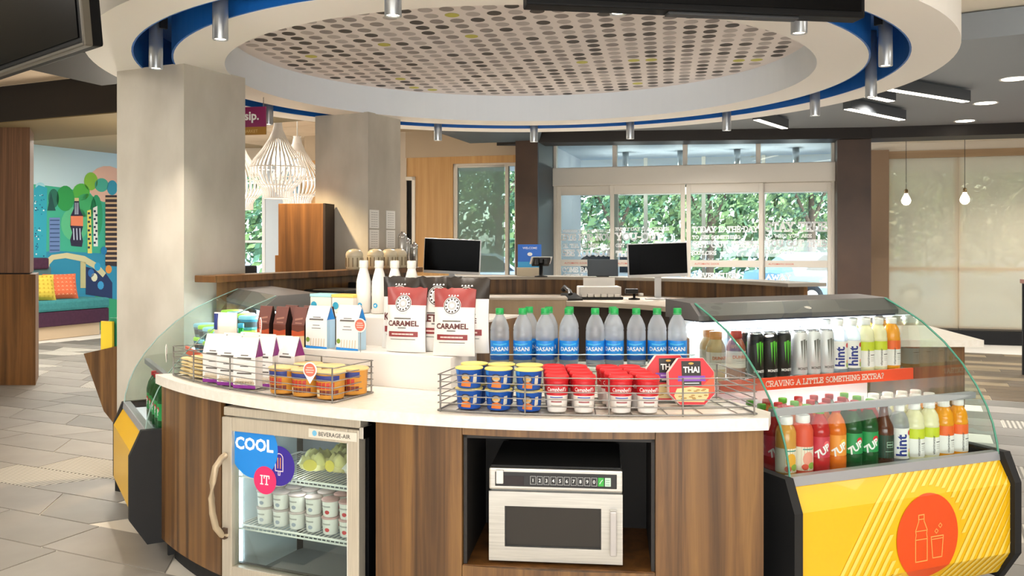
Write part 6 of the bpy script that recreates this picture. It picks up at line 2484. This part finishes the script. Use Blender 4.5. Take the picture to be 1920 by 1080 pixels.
def tree(label, x, y, h, s, k):
    e = thing('tree', label, 'tree', (x, y, -.13), 0, 'trees across the car park')
    m = MB()
    m.tube([(0, 0, 0), (.05, 0, h*.3), (0, .05, h*.55)], [.16, .12, .05], 8, BARK)
    m.tube([(0.04, 0, h*.3), (s*.3, .1, h*.55)], [.07, .03], 6, BARK)
    m.tube([(0.04, 0, h*.28), (-s*.3, -.1, h*.52)], [.07, .03], 6, BARK)
    m.build('trunk', e)
    m = MB()
    rt = random.Random(int(x*10)+k)
    cl = [(rt.gauss(0, s*.38), rt.gauss(0, s*.38), h*.35+rt.random()*h*.6) for _ in range(26)]
    for cx, cy, cz in cl:
        for _ in range(150):
            px, py, pz = cx+rt.gauss(0, s*.18), cy+rt.gauss(0, s*.18), cz+rt.gauss(0, s*.15)
            q = .05+.07*rt.random()
            n1 = Vector((rt.gauss(0, 1), rt.gauss(0, 1), rt.gauss(0, 1))).normalized()
            a = n1.orthogonal().normalized()
            b = n1.cross(a)
            P = Vector((px, py, max(pz, h*.16)))
            m.add([P-a*q, P-b*q*.5, P+a*q, P+b*q*.5], [[0, 1, 2, 3]], LEAF[(k+_ % 2) % 3])
    tag(m.build('foliage', e), kind='stuff')
for i, (x, y, h, s, k, t) in enumerate(((-3.2, 27, 7, 2.6, 0, 'bushy green tree seen through the reception window'), (-.5, 30, 8, 2.8, 1, 'pale green tree seen through the shaded window'), (3.2, 27, 6.5, 2.4, 2, 'green tree seen through the first glass door'),
                                        (6.5, 29, 7, 2.8, 0, 'dense green tree seen through the middle doors'), (9.5, 28, 7.5, 2.8, 1, 'light green tree seen through the last glass door'), (13.5, 30, 8, 3.0, 0, 'tree behind the roller shades next to the bronze column'),
                                        (17.5, 28, 7, 2.8, 1, 'tree behind the roller shades by the second pendant'), (21.5, 31, 8, 3.0, 2, 'tree behind the last roller shades'), (-9.5, 30, 7, 2.8, 2, 'tree seen through the lounge back window'))):
    tree(t, x, y, h, s, k)
# clipped hedge line behind the cars
hg = MB()
rt = random.Random(9)
for k in range(15000):
    p = Vector((rt.uniform(-14, 34), 36+rt.uniform(-1, 1), rt.random()**.7*5.5-.1))
    n1 = Vector((rt.gauss(0, 1), rt.gauss(0, 1), rt.gauss(0, 1))).normalized()
    a = n1.orthogonal().normalized()
    b = n1.cross(a)
    q = .16+.14*rt.random()
    hg.add([p-a*q, p-b*q*.6, p+a*q, p+b*q*.6], [[0, 1, 2, 3]], LEAF[k % 3])
o = hg.build('tree_hedge')
tag(o, 'tall green hedge of trees along the far side of the car park', 'hedge', None, 'stuff')
def car(label, x, y, c, rz):
    e = thing('car', label, 'car', (x, y, -.13), rz, 'parked cars')
    MX = Matrix(((1, 0, 0, 0), (0, 0, 1, 0), (0, 1, 0, 0), (0, 0, 0, 1)))
    body = [(-2.15, .30), (2.1, .30), (2.2, .55), (2.1, .78), (1.15, .92), (.55, 1.38), (-1.05, 1.42), (-1.75, .98), (-2.15, .92), (-2.25, .55)]
    m = MB()
    m.prism(body, -.86, .86, mat('car paint '+c, c, .25, .2, coat=.6), MX)
    m.build('body', e)
    m = MB()
    G = mat('car glass', '#1d2a33', .08)
    for y0 in (-.872, .862):
        m.prism([(1.0, .95), (.50, 1.32), (-.20, 1.35), (-.20, .95)], y0, y0+.01, G, MX)
        m.prism([(-.28, .95), (-.28, 1.35), (-1.0, 1.36), (-1.5, 1.0)], y0, y0+.01, G, MX)
    m.build('side_window', e)
    for wx in (-1.35, 1.35):
        for wy in (-.80, .80):
            m = MB()
            Mw = Matrix.Translation((wx, wy, .33)) @ Matrix.Rotation(PI/2, 4, 'X')
            m.lathe([(0, -.1), (.2, -.1), (.33, -.09), (.33, .09), (.2, .1), (0, .1)], 20, [CHROME, MATBLACK, MATBLACK, MATBLACK, CHROME], Mw)
            m.build('wheel', e)
for i, (x, y, c, t) in enumerate(((2.6, 21.5, '#e9ecef', 'white parked car seen through the first doors'), (8.2, 22.0, '#9fc0dc', 'pale blue parked car seen through the last doors'), (14.0, 21.0, '#dfe3e6', 'silver parked car behind the roller shades'), (-1.2, 22.5, '#b9c3ca', 'grey parked car behind the reception window'))):
    car(t, x, y, c, R(8+5*i))
